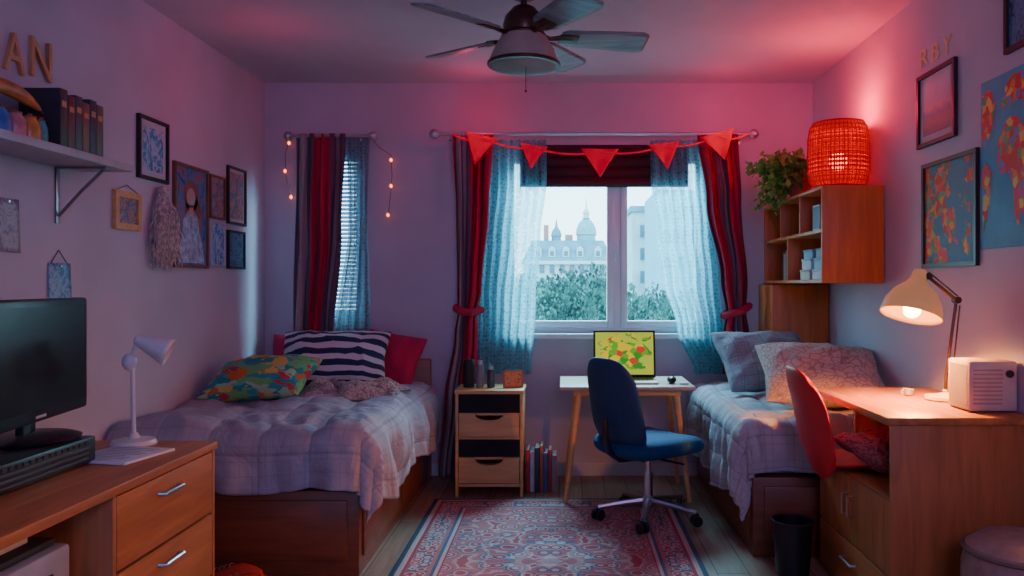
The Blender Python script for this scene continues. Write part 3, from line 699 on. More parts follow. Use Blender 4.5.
for i,(c,nm) in enumerate([((.5,.5,.52),'pale'),((.3,.05,.05),'dark red'),((.1,.2,.3),'blue'),((.5,.4,.2),'ochre'),((.12,.12,.14),'black')]):
    th=.028; book(sx0+.03,y+th,sz0+t+.001,th,.16+.01*(i%3),.15,mat('shelf_cover%d'%i,c,.5),'%s book upright in the lower far cubby of the wall shelf'%nm,'books in the wall shelf','y'); y+=th+.002
t_=thing('photo_card','small white framed card in the upper near cubby of the wall shelf','picture frame',(1.36,4.3-D,zm))
B().box(1.35,1.358,4.24-D,4.36-D,zm+.001,zm+.14,.001).to('frame',PAPER,t_); B().box(1.348,1.3495,4.25-D,4.35-D,zm+.012,zm+.13).to('picture',mat('dark_photo',(.1,.13,.2),.4),t_)
t_=thing('jar','small dark jar in the upper middle cubby of the wall shelf','jar',(1.39,4.62-D,zm))
B().lathe([(.03,0),(.035,.01),(.035,.07),(.025,.085)],(1.39,4.62-D,zm+.001),16).to('body',mat('teal_glaze',(.04,.12,.15),.3),t_); B().lathe([(.028,.085),(.028,.1)],(1.39,4.62-D,zm+.001),16).to('lid',WOODL,t_)
# lantern
m=bpy.data.materials.new('red_woven_shade'); m.use_nodes=True; nt=m.node_tree
for n in list(nt.nodes):
    if n.type!='OUTPUT_MATERIAL': nt.nodes.remove(n)
out=nt.nodes[0]
u,x,y=uvsep(nt)
wv=mth(nt,'MULTIPLY',mth(nt,'ADD',mth(nt,'SINE',mth(nt,'MULTIPLY',x,2*pi*72)),mth(nt,'SINE',mth(nt,'MULTIPLY',y,2*pi*24))),.25)
wv=mth(nt,'ADD',wv,.5)
em=nd(nt,'ShaderNodeEmission',{0:ramp(nt,wv,[(.1,(.25,.0,.0)),(.9,(.9,.005,.006))]),1:.75}).outputs[0]
di=nd(nt,'ShaderNodeBsdfDiffuse',{0:(.5,.004,.01,1)}).outputs[0]
ad=nd(nt,'ShaderNodeAddShader',{0:em,1:di}).outputs[0]
tp=nd(nt,'ShaderNodeBsdfTransparent',{0:(1,.2,.15,1)}).outputs[0]
fac=mth(nt,'SUBTRACT',1.,mth(nt,'MULTIPLY',mth(nt,'GREATER_THAN',wv,.68),.6))
nt.links.new(nd(nt,'ShaderNodeMixShader',{0:fac,1:tp,2:ad}).outputs[0],out.inputs[0])
LAN=m
lx,ly,lz=1.468,4.3-D,1.774
ln=thing('red_lantern','glowing red woven barrel lantern on top of the wall shelf','lamp',(lx,ly,lz))
prof=[(.128,.012),(.145,.035),(.155,.09),(.157,.18),(.155,.27),(.145,.33),(.128,.355)]
B().lathe(prof,(lx,ly,lz),48,False).to('shade',LAN,ln)
REDM=mat('dark_red_wire',(.34,.004,.008),.6,es=.12,ecol=(1,.0,.01))
w=B()
for k in range(44):
    a=2*pi*k/44; w.tube([(lx+(r+.002)*cos(a),ly+(r+.002)*sin(a),lz+z) for r,z in prof],.0024,5)
w.to('rib',REDM,ln)
def pr_(z):
    for (r0,z0),(r1,z1) in zip(prof,prof[1:]):
        if z0<=z<=z1: return r0+(r1-r0)*(z-z0)/(z1-z0)
    return prof[0][0]
w=B()
for i in range(15):
    z=.013+i*.0243; r=pr_(min(z,.354))
    w.tube([(lx+(r+.002)*cos(2*pi*k/40),ly+(r+.002)*sin(2*pi*k/40),lz+z) for k in range(41)],.005 if i in (0,14) else .0025,6,False)
w.to('hoop',REDM,ln)
B().lathe([(.09,.0),(.118,.002),(.12,.014),(.03,.015)],(lx,ly,lz)).to('base',REDM,ln)
B().sph((lx,ly,lz+.15),.05,seg=14).to('bulb',mat('red_bulb',(1,.2,.1),.3,var=0,es=14,ecol=(1,.12,.06)),ln)
# potted plant
px_,py_,pz_=1.40,4.76-D,sz1+.001
pl=thing('potted_plant','bushy green trailing plant in a brown pot on the wall shelf','plant',(px_,py_,pz_))
B().lathe([(.05,0),(.055,.004),(.072,.1),(.078,.1),(.078,.115),(.068,.115),(.06,.095)],(px_,py_,pz_),24).to('pot',mat('terracotta',(.30,.12,.08),.7),pl)
GRN=mat('green_leaf',(.12,.44,.05),.6,var=.6,scale=9); GRN2=mat('stem_green',(.06,.14,.04),.6)
ws=B(); wl=B()
for k in range(140):
    v=Vector((random.gauss(0,1),random.gauss(0,1),random.gauss(0,1))).normalized()*random.uniform(.5,1)
    ex=px_-.11+.21*v.x; ey=py_+.17*v.y; ez=pz_+.15+.15*v.z
    if ex<sx0-.03 and random.random()<.3: ez=pz_-random.uniform(-.05,.10)
    elif ez<pz_+.03: ez=pz_+.03
    ex=min(ex,XR-.05)
    p0=Vector((px_,py_,pz_+.1)); p2=Vector((ex,ey,ez)); p1=(p0+p2)/2+Vector((0,0,.07))
    pts=[p0*(1-q)**2+p1*2*q*(1-q)+p2*q*q for q in [j/6 for j in range(7)]]
    ws.tube(pts,.0018,4)
    for j in range(2,7):
        for s_ in (0,1):
            sz=random.uniform(.017,.030); dr=Vector((random.uniform(-1,.6),random.uniform(-1,.4),random.uniform(.0,1)))
            M=align(pts[j]+Vector((random.uniform(-.02,.02),random.uniform(-.02,.02),random.uniform(-.012,.012))),dr)
            wl.quad([M@Vector(q) for q in ((-sz*.7,0,.1*sz),(0,-sz*.9,0),(sz*.7,0,.1*sz),(0,sz*1.1,0))])
ws.to('stem',GRN2,pl); wl.to('foliage',GRN,pl)
# ---------------- right desk
RX=1.135; RT=.80; ky0,ky1=2.77-D,3.60-D
rd=thing('writing_desk','oak desk with low cupboard along the right wall','desk',(1.4,(ky0+ky1)/2,0))
B().box(RX-.02,XR-.004,ky0,ky1,RT-.028,RT,.004).to('desktop',WOOD,rd)
B().box(RX,XR-.014,ky0+.01,ky0+.03,.0,RT-.029,.002).to('side_panel',WOODZ,rd)
B().box(RX+.16,XR-.014,ky1-.03,ky1-.01,.0,RT-.029,.002).to('side_panel',WOODZ,rd)
cb=B().box(RX+.02,XR-.014,ky0+.031,ky1-.031,.0,.50,.002).to('cupboard',WOOD,rd)
ym=(ky0+ky1)/2
for a,b_,s_ in ((ky0+.034,ym-.002,-1),(ym+.002,ky1-.034,1)):
    dr=B().box(RX+.001,RX+.019,a,b_,.235,.495,.003).to('door',WOODZ,rd)
    yh=ym+s_*.03; B().tube([(RX,yh,.43),(RX-.022,yh,.425),(RX-.022,yh,.345),(RX,yh,.34)],.005,8).to('handle',CHR,dr)
dr=B().box(RX+.001,RX+.019,ky0+.034,ky1-.034,.03,.228,.003).to('drawer',WOOD,rd)
B().tube([(RX,ym-.06,.16),(RX-.022,ym-.055,.16),(RX-.022,ym+.055,.16),(RX,ym+.06,.16)],.005,8).to('handle',CHR,dr)
# red chair shell
RPL=mat('red_plastic',(.58,.02,.025),.4,var=.05)
rc=thing('red_chair','red moulded chair shell tucked into the right desk opening','chair',(1.06,3.38-D,.502),local=True)
def rb(c):
    x,y,z=c
    q=(y+.22)/.44
    return Vector((-.02-.085*max(0,q)**1.6+z+1.1*x*x+.10*max(0,.3-q), x, .185+y))
B().pillow(.40,.46,.045,None,28,4.,rb,sq=.5).to('backrest',RPL,rc)
B().pillow(.32,.34,.02,None,20,5.,lambda c:Vector((c.x+.15,c.y,c.z+.012+.02*(c.y/.19)**2)),sq=.3).to('seat',RPL,rc)
DRD=art('floral_cushion',[(.35,(.14,.02,.04)),(.5,(.40,.10,.12)),(.6,(.12,.03,.06))],9,seed=2,rough=.9)
pil('cushion',.34,.36,.12,TR(1.30,3.16-D,.60,radians(6),radians(5),.2),DRD,'dark red patterned cushion on the seat of the red chair','cushion',sd=15,wr=.03)
# waste bin
bn=thing('waste_bin','small black bin between the right bed and the desk','bin',(.985,3.46-D,0))
# desk lamp right
dl=thing('desk_lamp','cream dome desk lamp glowing warm on the right desk','lamp',(1.52,3.2-D,RT))
CRM=mat('cream_enamel',(.75,.48,.24),.4,var=.03); CRMS=mat('cream_shade_enamel',(.80,.52,.24),.4,var=.03,es=.22,ecol=(1,.42,.10))
bx_,by_=1.52,3.2-D
B().lathe([(.075,0),(.078,.004),(.075,.016),(.03,.022),(.012,.03),(.01,.04)],(bx_,by_,RT+.001)).to('base',CRM,dl)
j1=Vector((bx_+.045,by_,1.20)); j2=Vector((bx_-.075,by_-.01,1.295)); sa=Vector((bx_-.115,by_-.015,1.275))
B().tube([(bx_,by_,RT+.03),(bx_+.005,by_,RT+.1),j1],.0065,8).tube([(bx_+.018,by_-.012,RT+.04),j1+Vector((.008,-.012,-.02))],.003,6).to('lower_arm',BRZ,dl)
B().tube([j1,j2],.0065,8).tube([j1+Vector((0,-.012,.016)),j2+Vector((0,-.012,.016))],.003,6).to('upper_arm',BRZ,dl)
w=B()
for p in (j1,j2): w.cyl(p+Vector((0,-.018,0)),p+Vector((0,.014,0)),.014,seg=14)
w.to('joint',BRZ,dl)
sd_=Vector((-.28,-.20,-.92)).normalized()
M=align(sa,sd_)
def shade(w,M,prof): return w.lathe(prof,(0,0,0),40,False,M=M)
o=shade(B(),M,[(.010,-.05),(.024,-.045),(.03,-.01),(.045,.012),(.080,.045),(.106,.09),(.115,.13),(.118,.145)]).to('shade',CRMS,dl,thick=.003)
bp=sa+sd_*.12
B().sph(bp,.034,seg=14).to('bulb',mat('warm_lamp_bulb',(1,.8,.5),.3,var=0,es=50,ecol=(1,.42,.10)),dl)
# small cup + radio
cu_=thing('small_cup','tiny cream cup beside the glowing desk lamp','cup',(1.43,3.33-D,RT))
B().lathe([(.014,.0),(.018,.004),(.021,.026),(.022,.028),(.019,.027),(.014,.008)],(1.43,3.33-D,RT+.001),20).to('body',WHP,cu_)
B().tube([(1.409,3.33-D,RT+.024),(1.399,3.33-D,RT+.021),(1.399,3.33-D,RT+.012),(1.411,3.33-D,RT+.009)],.0025,6).to('handle',WHP,cu_)
sb=thing('radio_box','off-white boxy clock radio on the right desk','radio',(1.545,2.96-D,RT))
OFF=mat('off_white_plastic',(.58,.45,.38),.45)
B().box(1.455,1.63,2.88-D,3.04-D,RT+.004,RT+.185,.008).to('body',OFF,sb)
B().box(1.4535,1.455,2.895-D,3.025-D,RT+.02,RT+.17).to('side_grille',mat('grey_grille',(.25,.22,.24),.6),sb)
w=B()
for k in range(9): w.box(1.47,1.575,2.878-D,2.8805-D,RT+.03+.015*k,RT+.036+.015*k)
w.to('front_grille',mat('front_lines',(.42,.26,.22),.6),sb)
B().cyl((1.60,2.873-D,RT+.14),(1.60,2.881-D,RT+.14),.014,seg=16).to('knob',BLK,sb)
for xx in (1.48,1.61): B().box(xx-.01,xx+.01,2.9-D,2.92-D,RT+.0005,RT+.005).to('foot',BLK,sb)
# pouf
pf=thing('pouf','round grey-brown pouf in front of the right desk','pouf',(1.44,2.5-D,0))
PF=mat('pouf_fabric',(.34,.22,.18),.9,var=.15,scale=30)
B().lathe([(.12,0),(.17,.01),(.183,.05),(.185,.2),(.183,.38),(.17,.44),(.13,.47),(.05,.482)],(1.44,2.5-D,.0),40).to('body',PF,pf)
B().tube([(1.44+.178*cos(2*pi*k/48),2.5-D+.178*sin(2*pi*k/48),.428) for k in range(49)],.006,6,False).to('piping',mat('pouf_piping',(.18,.12,.10),.9),pf)
# ---------------- left sideboard
LX=-1.215; LT=.72; l0,l1=1.0-D,2.78-D
ld=thing('sideboard','oak sideboard with drawers and open niche along the left wall','sideboard',(-1.6,(l0+l1)/2,0))
B().box(XL+.014,LX+.01,l0,l1,LT-.028,LT,.004).to('top_board',WOOD,ld)
yb0=2.15-D
B().box(XL+.014,LX-.02,yb0+.018,l1-.022,.03,LT-.03,.001).to('drawer_body',WOOD,ld)
B().box(XL+.014,LX,l1-.02,l1-.004,0,LT-.029,.002).to('end_panel',WOODZ,ld)
B().box(XL+.014,LX,yb0,yb0+.016,0,LT-.029,.002).to('partition',WOODZ,ld)
B().box(XL+.014,LX,l0+.004,l0+.02,0,LT-.029,.002).to('end_panel',WOODZ,ld)
B().box(XL+.014,LX-.01,l0+.021,yb0-.001,.44,.46,.002).to('niche_shelf',WOOD,ld)
B().box(XL+.014,LX-.01,l0+.021,yb0-.001,.02,.04,.002).to('niche_floor',WOOD,ld)
B().box(XL+.014,XL+.022,l0+.021,yb0-.001,.04,LT-.03).to('back_panel',DARK,ld)  # back coloured near-black for the shade in the niche
for z0,z1 in ((.48,.685),(.265,.472),(.05,.257)):
    dr=B().box(LX-.018,LX,yb0+.02,l1-.024,z0,z1,.003).to('drawer',WOOD,ld)
    yh=2.45-D; zh=z1-.05
    B().tube([(LX,yh-.06,zh),(LX+.022,yh-.055,zh),(LX+.022,yh+.055,zh),(LX,yh+.06,zh)],.0055,8).to('handle',CHR,dr)
pr=thing('printer','light grey printer inside the sideboard niche','printer',(-1.52,1.75-D,.461))
B().box(-1.7,-1.27,1.55-D,2.06-D,.462,.60,.014).to('body',mat('printer_grey',(.36,.36,.39),.5),pr)
B().box(-1.68,-1.29,1.58-D,2.03-D,.601,.622,.008).to('lid',BLKM,pr)
B().box(-1.272,-1.266,1.62-D,1.98-D,.515,.545).to('paper_slot',BLK,pr)
B().box(-1.40,-1.235,1.66-D,1.94-D,.520,.526,.001).to('paper_sheet',PAPER,pr)
tag(B().box(-1.62,-1.33,1.7-D,1.98-D,.6225,.645,.001).to('paper_stack',PAPER),'stack of white paper on the printer in the niche','paper')
# media box + tv
bxo=thing('media_box','wide black media box under the television on the sideboard','media player',(-1.64,2.1-D,LT))
B().box(-1.86,-1.43,1.75-D,2.44-D,LT+.004,LT+.082,.006).to('body',BLK,bxo)
w=B()
for k in range(3): w.box(-1.4305,-1.427,1.8-D,2.4-D,LT+.018+.016*k,LT+.024+.016*k)
w.to('front_slots',mat('slot_grey',(.08,.08,.09),.4),bxo)
w=B()
for k in range(22): w.box(-1.4305,-1.426,1.81-D+.0272*k,1.827-D+.0272*k,LT+.062,LT+.072)
w.to('button_row',mat('key_grey',(.05,.05,.06),.4),bxo)
tv=thing('television','black flat television on the sideboard, screen facing the room','television',(-1.60,2.42-D,LT+.083),radians(8),local=True)
B().box(-.02,.02,-.35,.30,.045,.415,.01).to('bezel',BLK,tv)
B().box(.0205,.022,-.325,.275,.085,.392,.0).to('screen',mat('tv_screen',(.006,.007,.01),.25,var=0),tv)
B().box(-.04,-.02,-.2,.2,.1,.35,.01).to('back_cover',BLKM,tv)
B().lathe([(.001,.0),(.14,.0),(.145,.006),(.13,.012),(.03,.018)],(0,-.06,.0),32).box(-.015,.01,-.09,-.02,.012,.06,.004).to('stand',BLK,tv)
B().box(.0205,.022,-.045,.015,.058,.066).to('logo',mat('logo_silver',(.5,.5,.52),.4),tv)
t_=thing('notebook','white open magazine in front of the small white lamp','notebook',(-1.40,2.5-D,LT))
M=TR(-1.40,2.52-D,LT+.001,0,0,radians(-12))
B().box(-.11,.11,-.11,.11,0,.008,.001,M=M).to('pages',PAPER,t_)
w=B()
for k in range(9): w.box(-.085,.075 if k%3 else .04,-.09+.021*k,-.085+.021*k,.0082,.0088,M=M)
w.to('printed_lines',mat('print_grey',(.35,.35,.4),.8),t_)
# left lamp
dl=thing('desk_lamp','small white adjustable lamp, switched off, on the sideboard','lamp',(-1.455,2.70-D,LT))
bx_,by_=-1.455,2.70-D
B().lathe([(.07,0),(.072,.006),(.066,.018),(.02,.024),(.012,.04)],(bx_,by_,LT+.001)).to('base',WHP,dl)
B().tube([(bx_,by_,LT+.03),(bx_-.004,by_,.98)],.007,10).to('pole',WHP,dl)
B().sph((bx_-.015,by_,1.0),.024,.022,.03,16).tube([(bx_-.01,by_,1.0),(bx_+.005,by_,1.05),(bx_+.02,by_,1.062)],.009,8).to('joint',WHP,dl)
M=align((bx_+.015,by_,1.075),(.86,.25,-.42))
shade(B(),M,[(.008,-.012),(.018,-.008),(.022,.01),(.028,.03),(.044,.09),(.048,.105)]).to('shade',WHP,dl,thick=.002)
# sneakers
SHO=mat('orange_red_shoe',(.50,.045,.02),.7); SOLE=mat('shoe_sole',(.4,.16,.12),.6)
sp=None
for i,(x,y,a,lab) in enumerate([(-1.40,3.36-D,1.5,'farther orange-red sneaker on the floor at the foot of the left bed'),(-1.33,3.24-D,1.75,'nearer orange-red sneaker on the floor at the foot of the left bed')]):
    if sp is None:
        sp=thing('sneaker',lab,'shoe',(x,y,0),a,'orange sneakers',local=True)
        def sfn(u,v):
            t=u; wd=.042*(max(0,sin(pi*min(1,t*.95+.03)))**.35); hgt=(.075 if t<.35 else .075-.04*min(1,(t-.35)/.45))
            a_=pi*v; return Vector((wd*cos(a_),-.14+.28*t,.02+hgt*max(0,sin(a_))**.6*(max(0,sin(pi*min(1,max(.02,t*.97+.015))))**.3)))
        B().grid(sfn,20,12).to('upper',SHO,sp,thick=.003)
        w=B(); rings=[]
        for zz in (0,.022):
            rings.append([Vector((.045*cos(2*pi*k/24)*(1+.1*sin(2*pi*k/24)),.145*sin(2*pi*k/24),zz)) for k in range(24)])
        w.ring(rings).to('sole',SOLE,sp)
        w=B()
        for k in range(4): w.tube([(-.022,-.0+.022*k,.082-.007*k),(0,.004+.022*k,.091-.007*k),(.022,.022*k,.082-.007*k)],.003,5)
        w.to('lace',SOLE,sp)
    else: dup(sp,(x,y,0),a,lab)
bxc,byc=.985,3.46-D
B().lathe([(.055,0),(.07,.01),(.085,.24),(.09,.245),(.082,.242),(.066,.02)],(bxc,byc,0),28).to('body',BLK,bn)
B().tube([(bxc+.089*cos(2*pi*k/32),byc+.089*sin(2*pi*k/32),.244) for k in range(33)],.004,6,False).to('rim',BLKM,bn)
# ---------------- wall pictures
FRK=mat('black_frame',(.015,.013,.018),.45); FRW=wood('brown_frame',(.16,.06,.035),(.26,.11,.06),'Z'); MATB=mat('passepartout',(.5,.52,.56),.8,var=.03)
def wframe(side,px0,px1,pyt,pyb,fw,fm,am,label,cat='picture frame',matw=0,th=.018,name='picture_frame'):
    Xw=XL if side=='L' else XR; sg=1 if side=='L' else -1
    d0,d1=sorted((WD(px0,Xw),WD(px1,Xw))); dc=(d0+d1)/2
    z1,z0=ZZ(pyt,dc),ZZ(pyb,dc); y0,y1=d0-D,d1-D
    t_=thing(name,label,cat,(Xw+sg*.002,(y0+y1)/2,z0))
    def bx(w,c0,c1,a,b_,e,f): 
        xa,xb=sorted((Xw+sg*c0,Xw+sg*c1)); return w.box(xa,xb,a,b_,e,f,.0)
    w=B(); bx(w,.0005,th,y0,y0+fw,z0,z1); bx(w,.0005,th,y1-fw,y1,z0,z1); bx(w,.0005,th,y0+fw,y1-fw,z0,z0+fw); bx(w,.0005,th,y0+fw,y1-fw,z1-fw,z1)
    w.to('frame',fm,t_)
    def q(c,i):
        x=Xw+sg*c
        ya,yb=y0+fw+i,y1-fw-i; za,zb=z0+fw+i,z1-fw-i
        return [(x,ya,za),(x,yb,za),(x,yb,zb),(x,ya,zb)] if side=='L' else [(x,yb,za),(x,ya,za),(x,ya,zb),(x,yb,zb)]
    if matw: B().quad(q(.006,0)).to('mount',MATB,t_)
    B().quad(q(.008,matw)).to('picture',am,t_)
    return t_,(y0+fw,y1-fw,z0+fw,z1-fw)
A1_=art('cool_art',[(.3,(.02,.08,.30)),(.45,(.10,.36,.62)),(.55,(.50,.58,.62)),(.65,(.03,.20,.34))],3,seed=1)
A2_=art('portrait_background',[(.3,(.02,.04,.16)),(.45,(.05,.20,.44)),(.6,(.34,.12,.16)),(.7,(.03,.10,.28))],4,seed=7)
A3_=art('mini_art',[(.3,(.25,.40,.58)),(.45,(.08,.12,.25)),(.55,(.60,.22,.10)),(.68,(.10,.34,.48))],4,seed=9)
A4_=art('dark_art',[(.3,(.01,.02,.06)),(.55,(.10,.26,.42)),(.7,(.03,.04,.10))],5,seed=12)
m,nt,b=NM('landscape_art'); u,x,y=uvsep(nt)
nn=nd(nt,'ShaderNodeTexNoise',{'Vector':u,'Scale':5.,'Detail':5.}).outputs[0]
hh_=mth(nt,'ADD',y,mth(nt,'MULTIPLY',mth(nt,'SUBTRACT',nn,.5),.35))
nt.links.new(ramp(nt,hh_,[(0,(.10,.12,.16)),(.25,(.22,.20,.20)),(.38,(.14,.20,.30)),(.5,(.42,.34,.34)),(.62,(.34,.40,.48)),(1,(.50,.52,.58))]),b.inputs['Base Color']); b.inputs['Roughness'].default_value=.6
A5_=m
wframe('L',136,166,119,181,.016,FRK,A1_,'black framed blue picture right of the wall shelf, uppermost',matw=.03)
t_,(ya,yb,za,zb)=wframe('L',172,206,166,268,.016,FRW,A2_,'tall brown framed portrait of a figure, largest on the left wall')
def ell(cy,cz,ry,rz,x,n=20): return [(x,ya+(yb-ya)*cy+(yb-ya)*ry*cos(2*pi*k/n),za+(zb-za)*cz+(zb-za)*rz*sin(2*pi*k/n)) for k in range(n)]
FH=mat('painted_hair',(.30,.08,.06),.5); FS=mat('painted_skin',(.50,.32,.28),.5); FD=mat('painted_dress',(.36,.44,.58),.5,var=.5,scale=30)
B().prism(ell(.5,.72,.24,.16,XL+.0082),(.0006,0,0)).prism(ell(.55,.58,.26,.14,XL+.0082),(.0006,0,0)).to('painted_hair',FH,t_,smooth=False)
X_=XL+.009
def pt(q): return [(X_,ya+(yb-ya)*a,za+(zb-za)*b_) for a,b_ in q]
B().prism(pt([(.08,.02),(.92,.02),(.88,.20),(.76,.34),(.72,.48),(.60,.56),(.40,.56),(.24,.46),(.22,.30),(.12,.18)]),(.0006,0,0)).to('painted_dress',FD,t_,smooth=False)
B().prism(ell(.48,.70,.14,.10,XL+.0098),(.0006,0,0)).prism([(XL+.0098,ya+(yb-ya)*a,za+(zb-za)*b_) for a,b_ in ((.42,.52),(.56,.52),(.56,.62),(.42,.62))],(.0006,0,0)).to('painted_face',FS,t_,smooth=False)
wframe('L',208,223,176,219,.012,FRW,A3_,'small brown framed print, upper of the pair beside the portrait')
wframe('L',208,223,222,266,.008,MATB,A1_,'small white framed print, lower of the pair beside the portrait')
wframe('L',226,244,168,225,.014,FRK,A3_,'narrow black framed print nearest the corner, upper',matw=.02)
wframe('L',226,243,231,269,.014,FRK,A4_,'small black framed print nearest the corner, lower')
t_,_=wframe('L',112,138,192,230,.028,WOODL,A3_,'small rustic wooden frame hanging on a string by the tassel')
d0=WD(125,XL); B().tube([(XL+.01,WD(114,XL)-D,ZZ(192,d0)),(XL+.008,d0-D,ZZ(185,d0)),(XL+.01,WD(136,XL)-D,ZZ(192,d0))],.002,5).to('hanging_string',WIRE,t_)
# yarn tassel
d0=WD(157,XL); z1=ZZ(192,d0); z0=ZZ(274,d0); yc=d0-D
t_=thing('macrame_tassel','cream fluffy yarn tassel hanging on the left wall','wall hanging',(XL+.02,yc,z0))
B().cyl((XL-.0,yc,z1+.02),(XL+.03,yc,z1+.02),.005,seg=8).to('nail',CHR,t_)
YRN=mat('cream_yarn',(.60,.46,.40),.95,var=.45,scale=50)
B().sph((XL+.03,yc,z1),.026,.03,.03,14).to('knot',YRN,t_)
w=B()
for k in range(95):
    q=random.uniform(-1,1); c=random.uniform(.012,.07)
    L=(z1-z0-.02)*random.choice((random.uniform(.45,.75),random.uniform(.8,1),random.uniform(.8,1)))
    ph=random.uniform(0,6)
    pts=[]
    for j in range(9):
        s_=j/8
        pts.append((XL+max(.008,.03+(c-.03)*min(1,s_*2.5)+.009*sin(ph+s_*11)),yc+q*(.02+.085*min(1,s_*1.3)**.8)+.010*sin(ph+s_*12),z1-.01-L*s_))
    w.tube(pts,[.0025,.0035,.004,.004,.004,.004,.004,.0035,.0025],4)
w.to('yarn_strands',YRN,t_)
def paper(px0,px1,pyt,pyb,am,label,tilt=0):
    d0,d1=WD(px0,XL),WD(px1,XL); dc=(d0+d1)/2; z1,z0=ZZ(pyt,dc),ZZ(pyb,dc)
    w=B().grid(lambda u,v:Vector((XL+.003+.012*(1-v)*(1-v)*.6,d0-D+(d1-d0)*u,z0+(z1-z0)*v+tilt*(u-.5))),8,8)
    t_=thing('wall_drawing',label,'drawing',(XL+.003,dc-D,z0)); w.to('sheet',am,t_,thick=.0006)
    B().cyl((XL+.0003,dc-D,z1-.012),(XL+.012,dc-D,z1-.012),.005,seg=10).to('pin',CHR,t_)
paper(-6,18,198,252,art('sketch',[(.35,(.34,.30,.34)),(.5,(.42,.38,.42)),(.6,(.2,.18,.26))],5,seed=4),'pale pencil drawing pinned at the left photo edge')
paper(47,70,263,301,art('blue_card',[(.35,(.04,.16,.36)),(.5,(.3,.46,.56)),(.65,(.06,.24,.42))],3,seed=6),'small blue card hanging above the television')
d0=WD(58,XL); tag(B().tube([(XL+.0025,WD(50,XL)-D,ZZ(264,d0)),(XL+.0025,d0-D,ZZ(250,d0)),(XL+.0025,WD(67,XL)-D,ZZ(264,d0))],.0018,5).to('string_loop',WIRE),'thin string loop holding the small blue card','string')
# letters
def letter(s_,side,px0,px1,pyt,pyb,m,label,grp,name,ext=.016):
    Xw=XL if side=='L' else XR
    da,db=WD(px0,Xw),WD(px1,Xw); dc=(da+db)/2; z1,z0=ZZ(pyt,dc),ZZ(pyb,dc)
    cu=bpy.data.curves.new('txt','FONT'); cu.body=s_; cu.size=1; cu.extrude=.5
    o=bpy.data.objects.new('txt',cu); C.objects.link(o); bpy.context.view_layer.update()
    me=bpy.data.meshes.new_from_object(o.evaluated_get(bpy.context.evaluated_depsgraph_get()))
    bpy.data.objects.remove(o)
    w=B(); w.bm.from_mesh(me); bpy.data.meshes.remove(me)
    xs=[v.co.x for v in w.bm.verts]; ys=[v.co.y for v in w.bm.verts]
    xa,xb,ya,yb=min(xs),max(xs),min(ys),max(ys)
    for v in w.bm.verts:
        u=(v.co.x-xa)/(xb-xa); q=(v.co.y-ya)/(yb-ya); c=.0005+(v.co.z+.5)*ext
        v.co=Vector((Xw+c if side=='L' else Xw-c, da-D+(db-da)*u, z0+(z1-z0)*q))
    tag(w.to(name,m,smooth=False),label,'wall letter',grp)
GLD=mat('cardboard_letter',(.66,.34,.15),.6)
letter('A','L',1,21,33,72,GLD,'brown wall letter A above the left shelf','wooden letters on the left wall','wall_letter')
letter('N','L',28,48,40,79,GLD,'brown wall letter N above the left shelf','wooden letters on the left wall','wall_letter')
GL2=mat('golden_letter',(.85,.60,.28),.5)
letter('R','R',921,929,49,66,GL2,'small golden letter R high on the right wall','golden letters on the right wall','wall_letter',.004)
letter('B','R',933,940,43,60,GL2,'small golden letter B high on the right wall','golden letters on the right wall','wall_letter',.004)
letter('Y','R',944,952,36,54,GL2,'small golden letter Y high on the right wall','golden letters on the right wall','wall_letter',.004)
# right wall frames
wframe('R',920,958,68,143,.018,FRK,A5_,'black framed landscape photo below the golden letters',matw=.03)
m,nt,b=NM('map_art'); u,x,y=uvsep(nt)
wn=nd(nt,'ShaderNodeTexNoise',{'Vector':u,'Scale':4.,'Detail':6.})
uu=mixc(nt,.12,u,wn.outputs[1],'ADD')
v=nd(nt,'ShaderNodeTexVoronoi',{'Vector':uu,'Scale':15.}).outputs[1]
cc=ramp(nt,nd(nt,'ShaderNodeSeparateXYZ',{0:v}).outputs[0],[(0,(.60,.03,.02)),(.28,(.65,.34,.03)),(.42,(.05,.30,.10)),(.55,(.65,.10,.02)),(.75,(.60,.20,.10)),(.88,(.12,.38,.15))],'CONSTANT')
mk=mth(nt,'GREATER_THAN',mth(nt,'SUBTRACT',wn.outputs[0],mth(nt,'MULTIPLY',x,.18)),.40)
nt.links.new(mixc(nt,mk,(.04,.20,.30),cc),b.inputs['Base Color']); b.inputs['Roughness'].default_value=.6
wframe('R',925,980,157,267,.018,FRK,m,'black framed colourful map print on the right wall')
wframe('R',1008,1040,-30,47,.02,FRK,A4_,'dark framed picture cut off at the top right of the right wall')
# map poster
yA,yB=WD(982,XR)-D,2.5-D; zA,zB=1.40,2.05
mp_=thing('map_poster','blue map poster with red, orange and green landmasses on right wall','poster',(XR-.002,(yA+yB)/2,zA))
B().box(XR-.004,XR,yB,yA,zA,zB).to('sheet',mat('ocean_print',(.05,.32,.46),.7,var=.2,scale=5),mp_)
afr=[(.30,.70),(.38,.74),(.47,.72),(.52,.66),(.60,.62),(.58,.54),(.66,.50),(.60,.38),(.58,.28),(.52,.16),(.46,.12),(.42,.22),(.41,.34),(.37,.42),(.27,.42),(.21,.50),(.23,.62)]
sam=[(.02,.48),(.08,.52),(.15,.44),(.12,.3),(.08,.14),(.05,.1),(.03,.25)]
nam=[(.01,.62),(.08,.60),(.14,.70),(.20,.86),(.12,.94),(.02,.92)]
eur=[(.28,.80),(.27,.86),(.33,.93),(.42,.97),(.56,.96),(.62,.88),(.54,.80),(.46,.82),(.40,.79),(.34,.82)]
asi=[(.64,.78),(.66,.92),(.80,.97),(.98,.94),(.95,.74),(.86,.62),(.80,.66),(.74,.56),(.70,.68)]
aus=[(.82,.34),(.9,.4),(.97,.34),(.95,.22),(.86,.22)]
m,nt,b=NM('landmass_patches'); tc=nd(nt,'ShaderNodeTexCoord').outputs['Object']
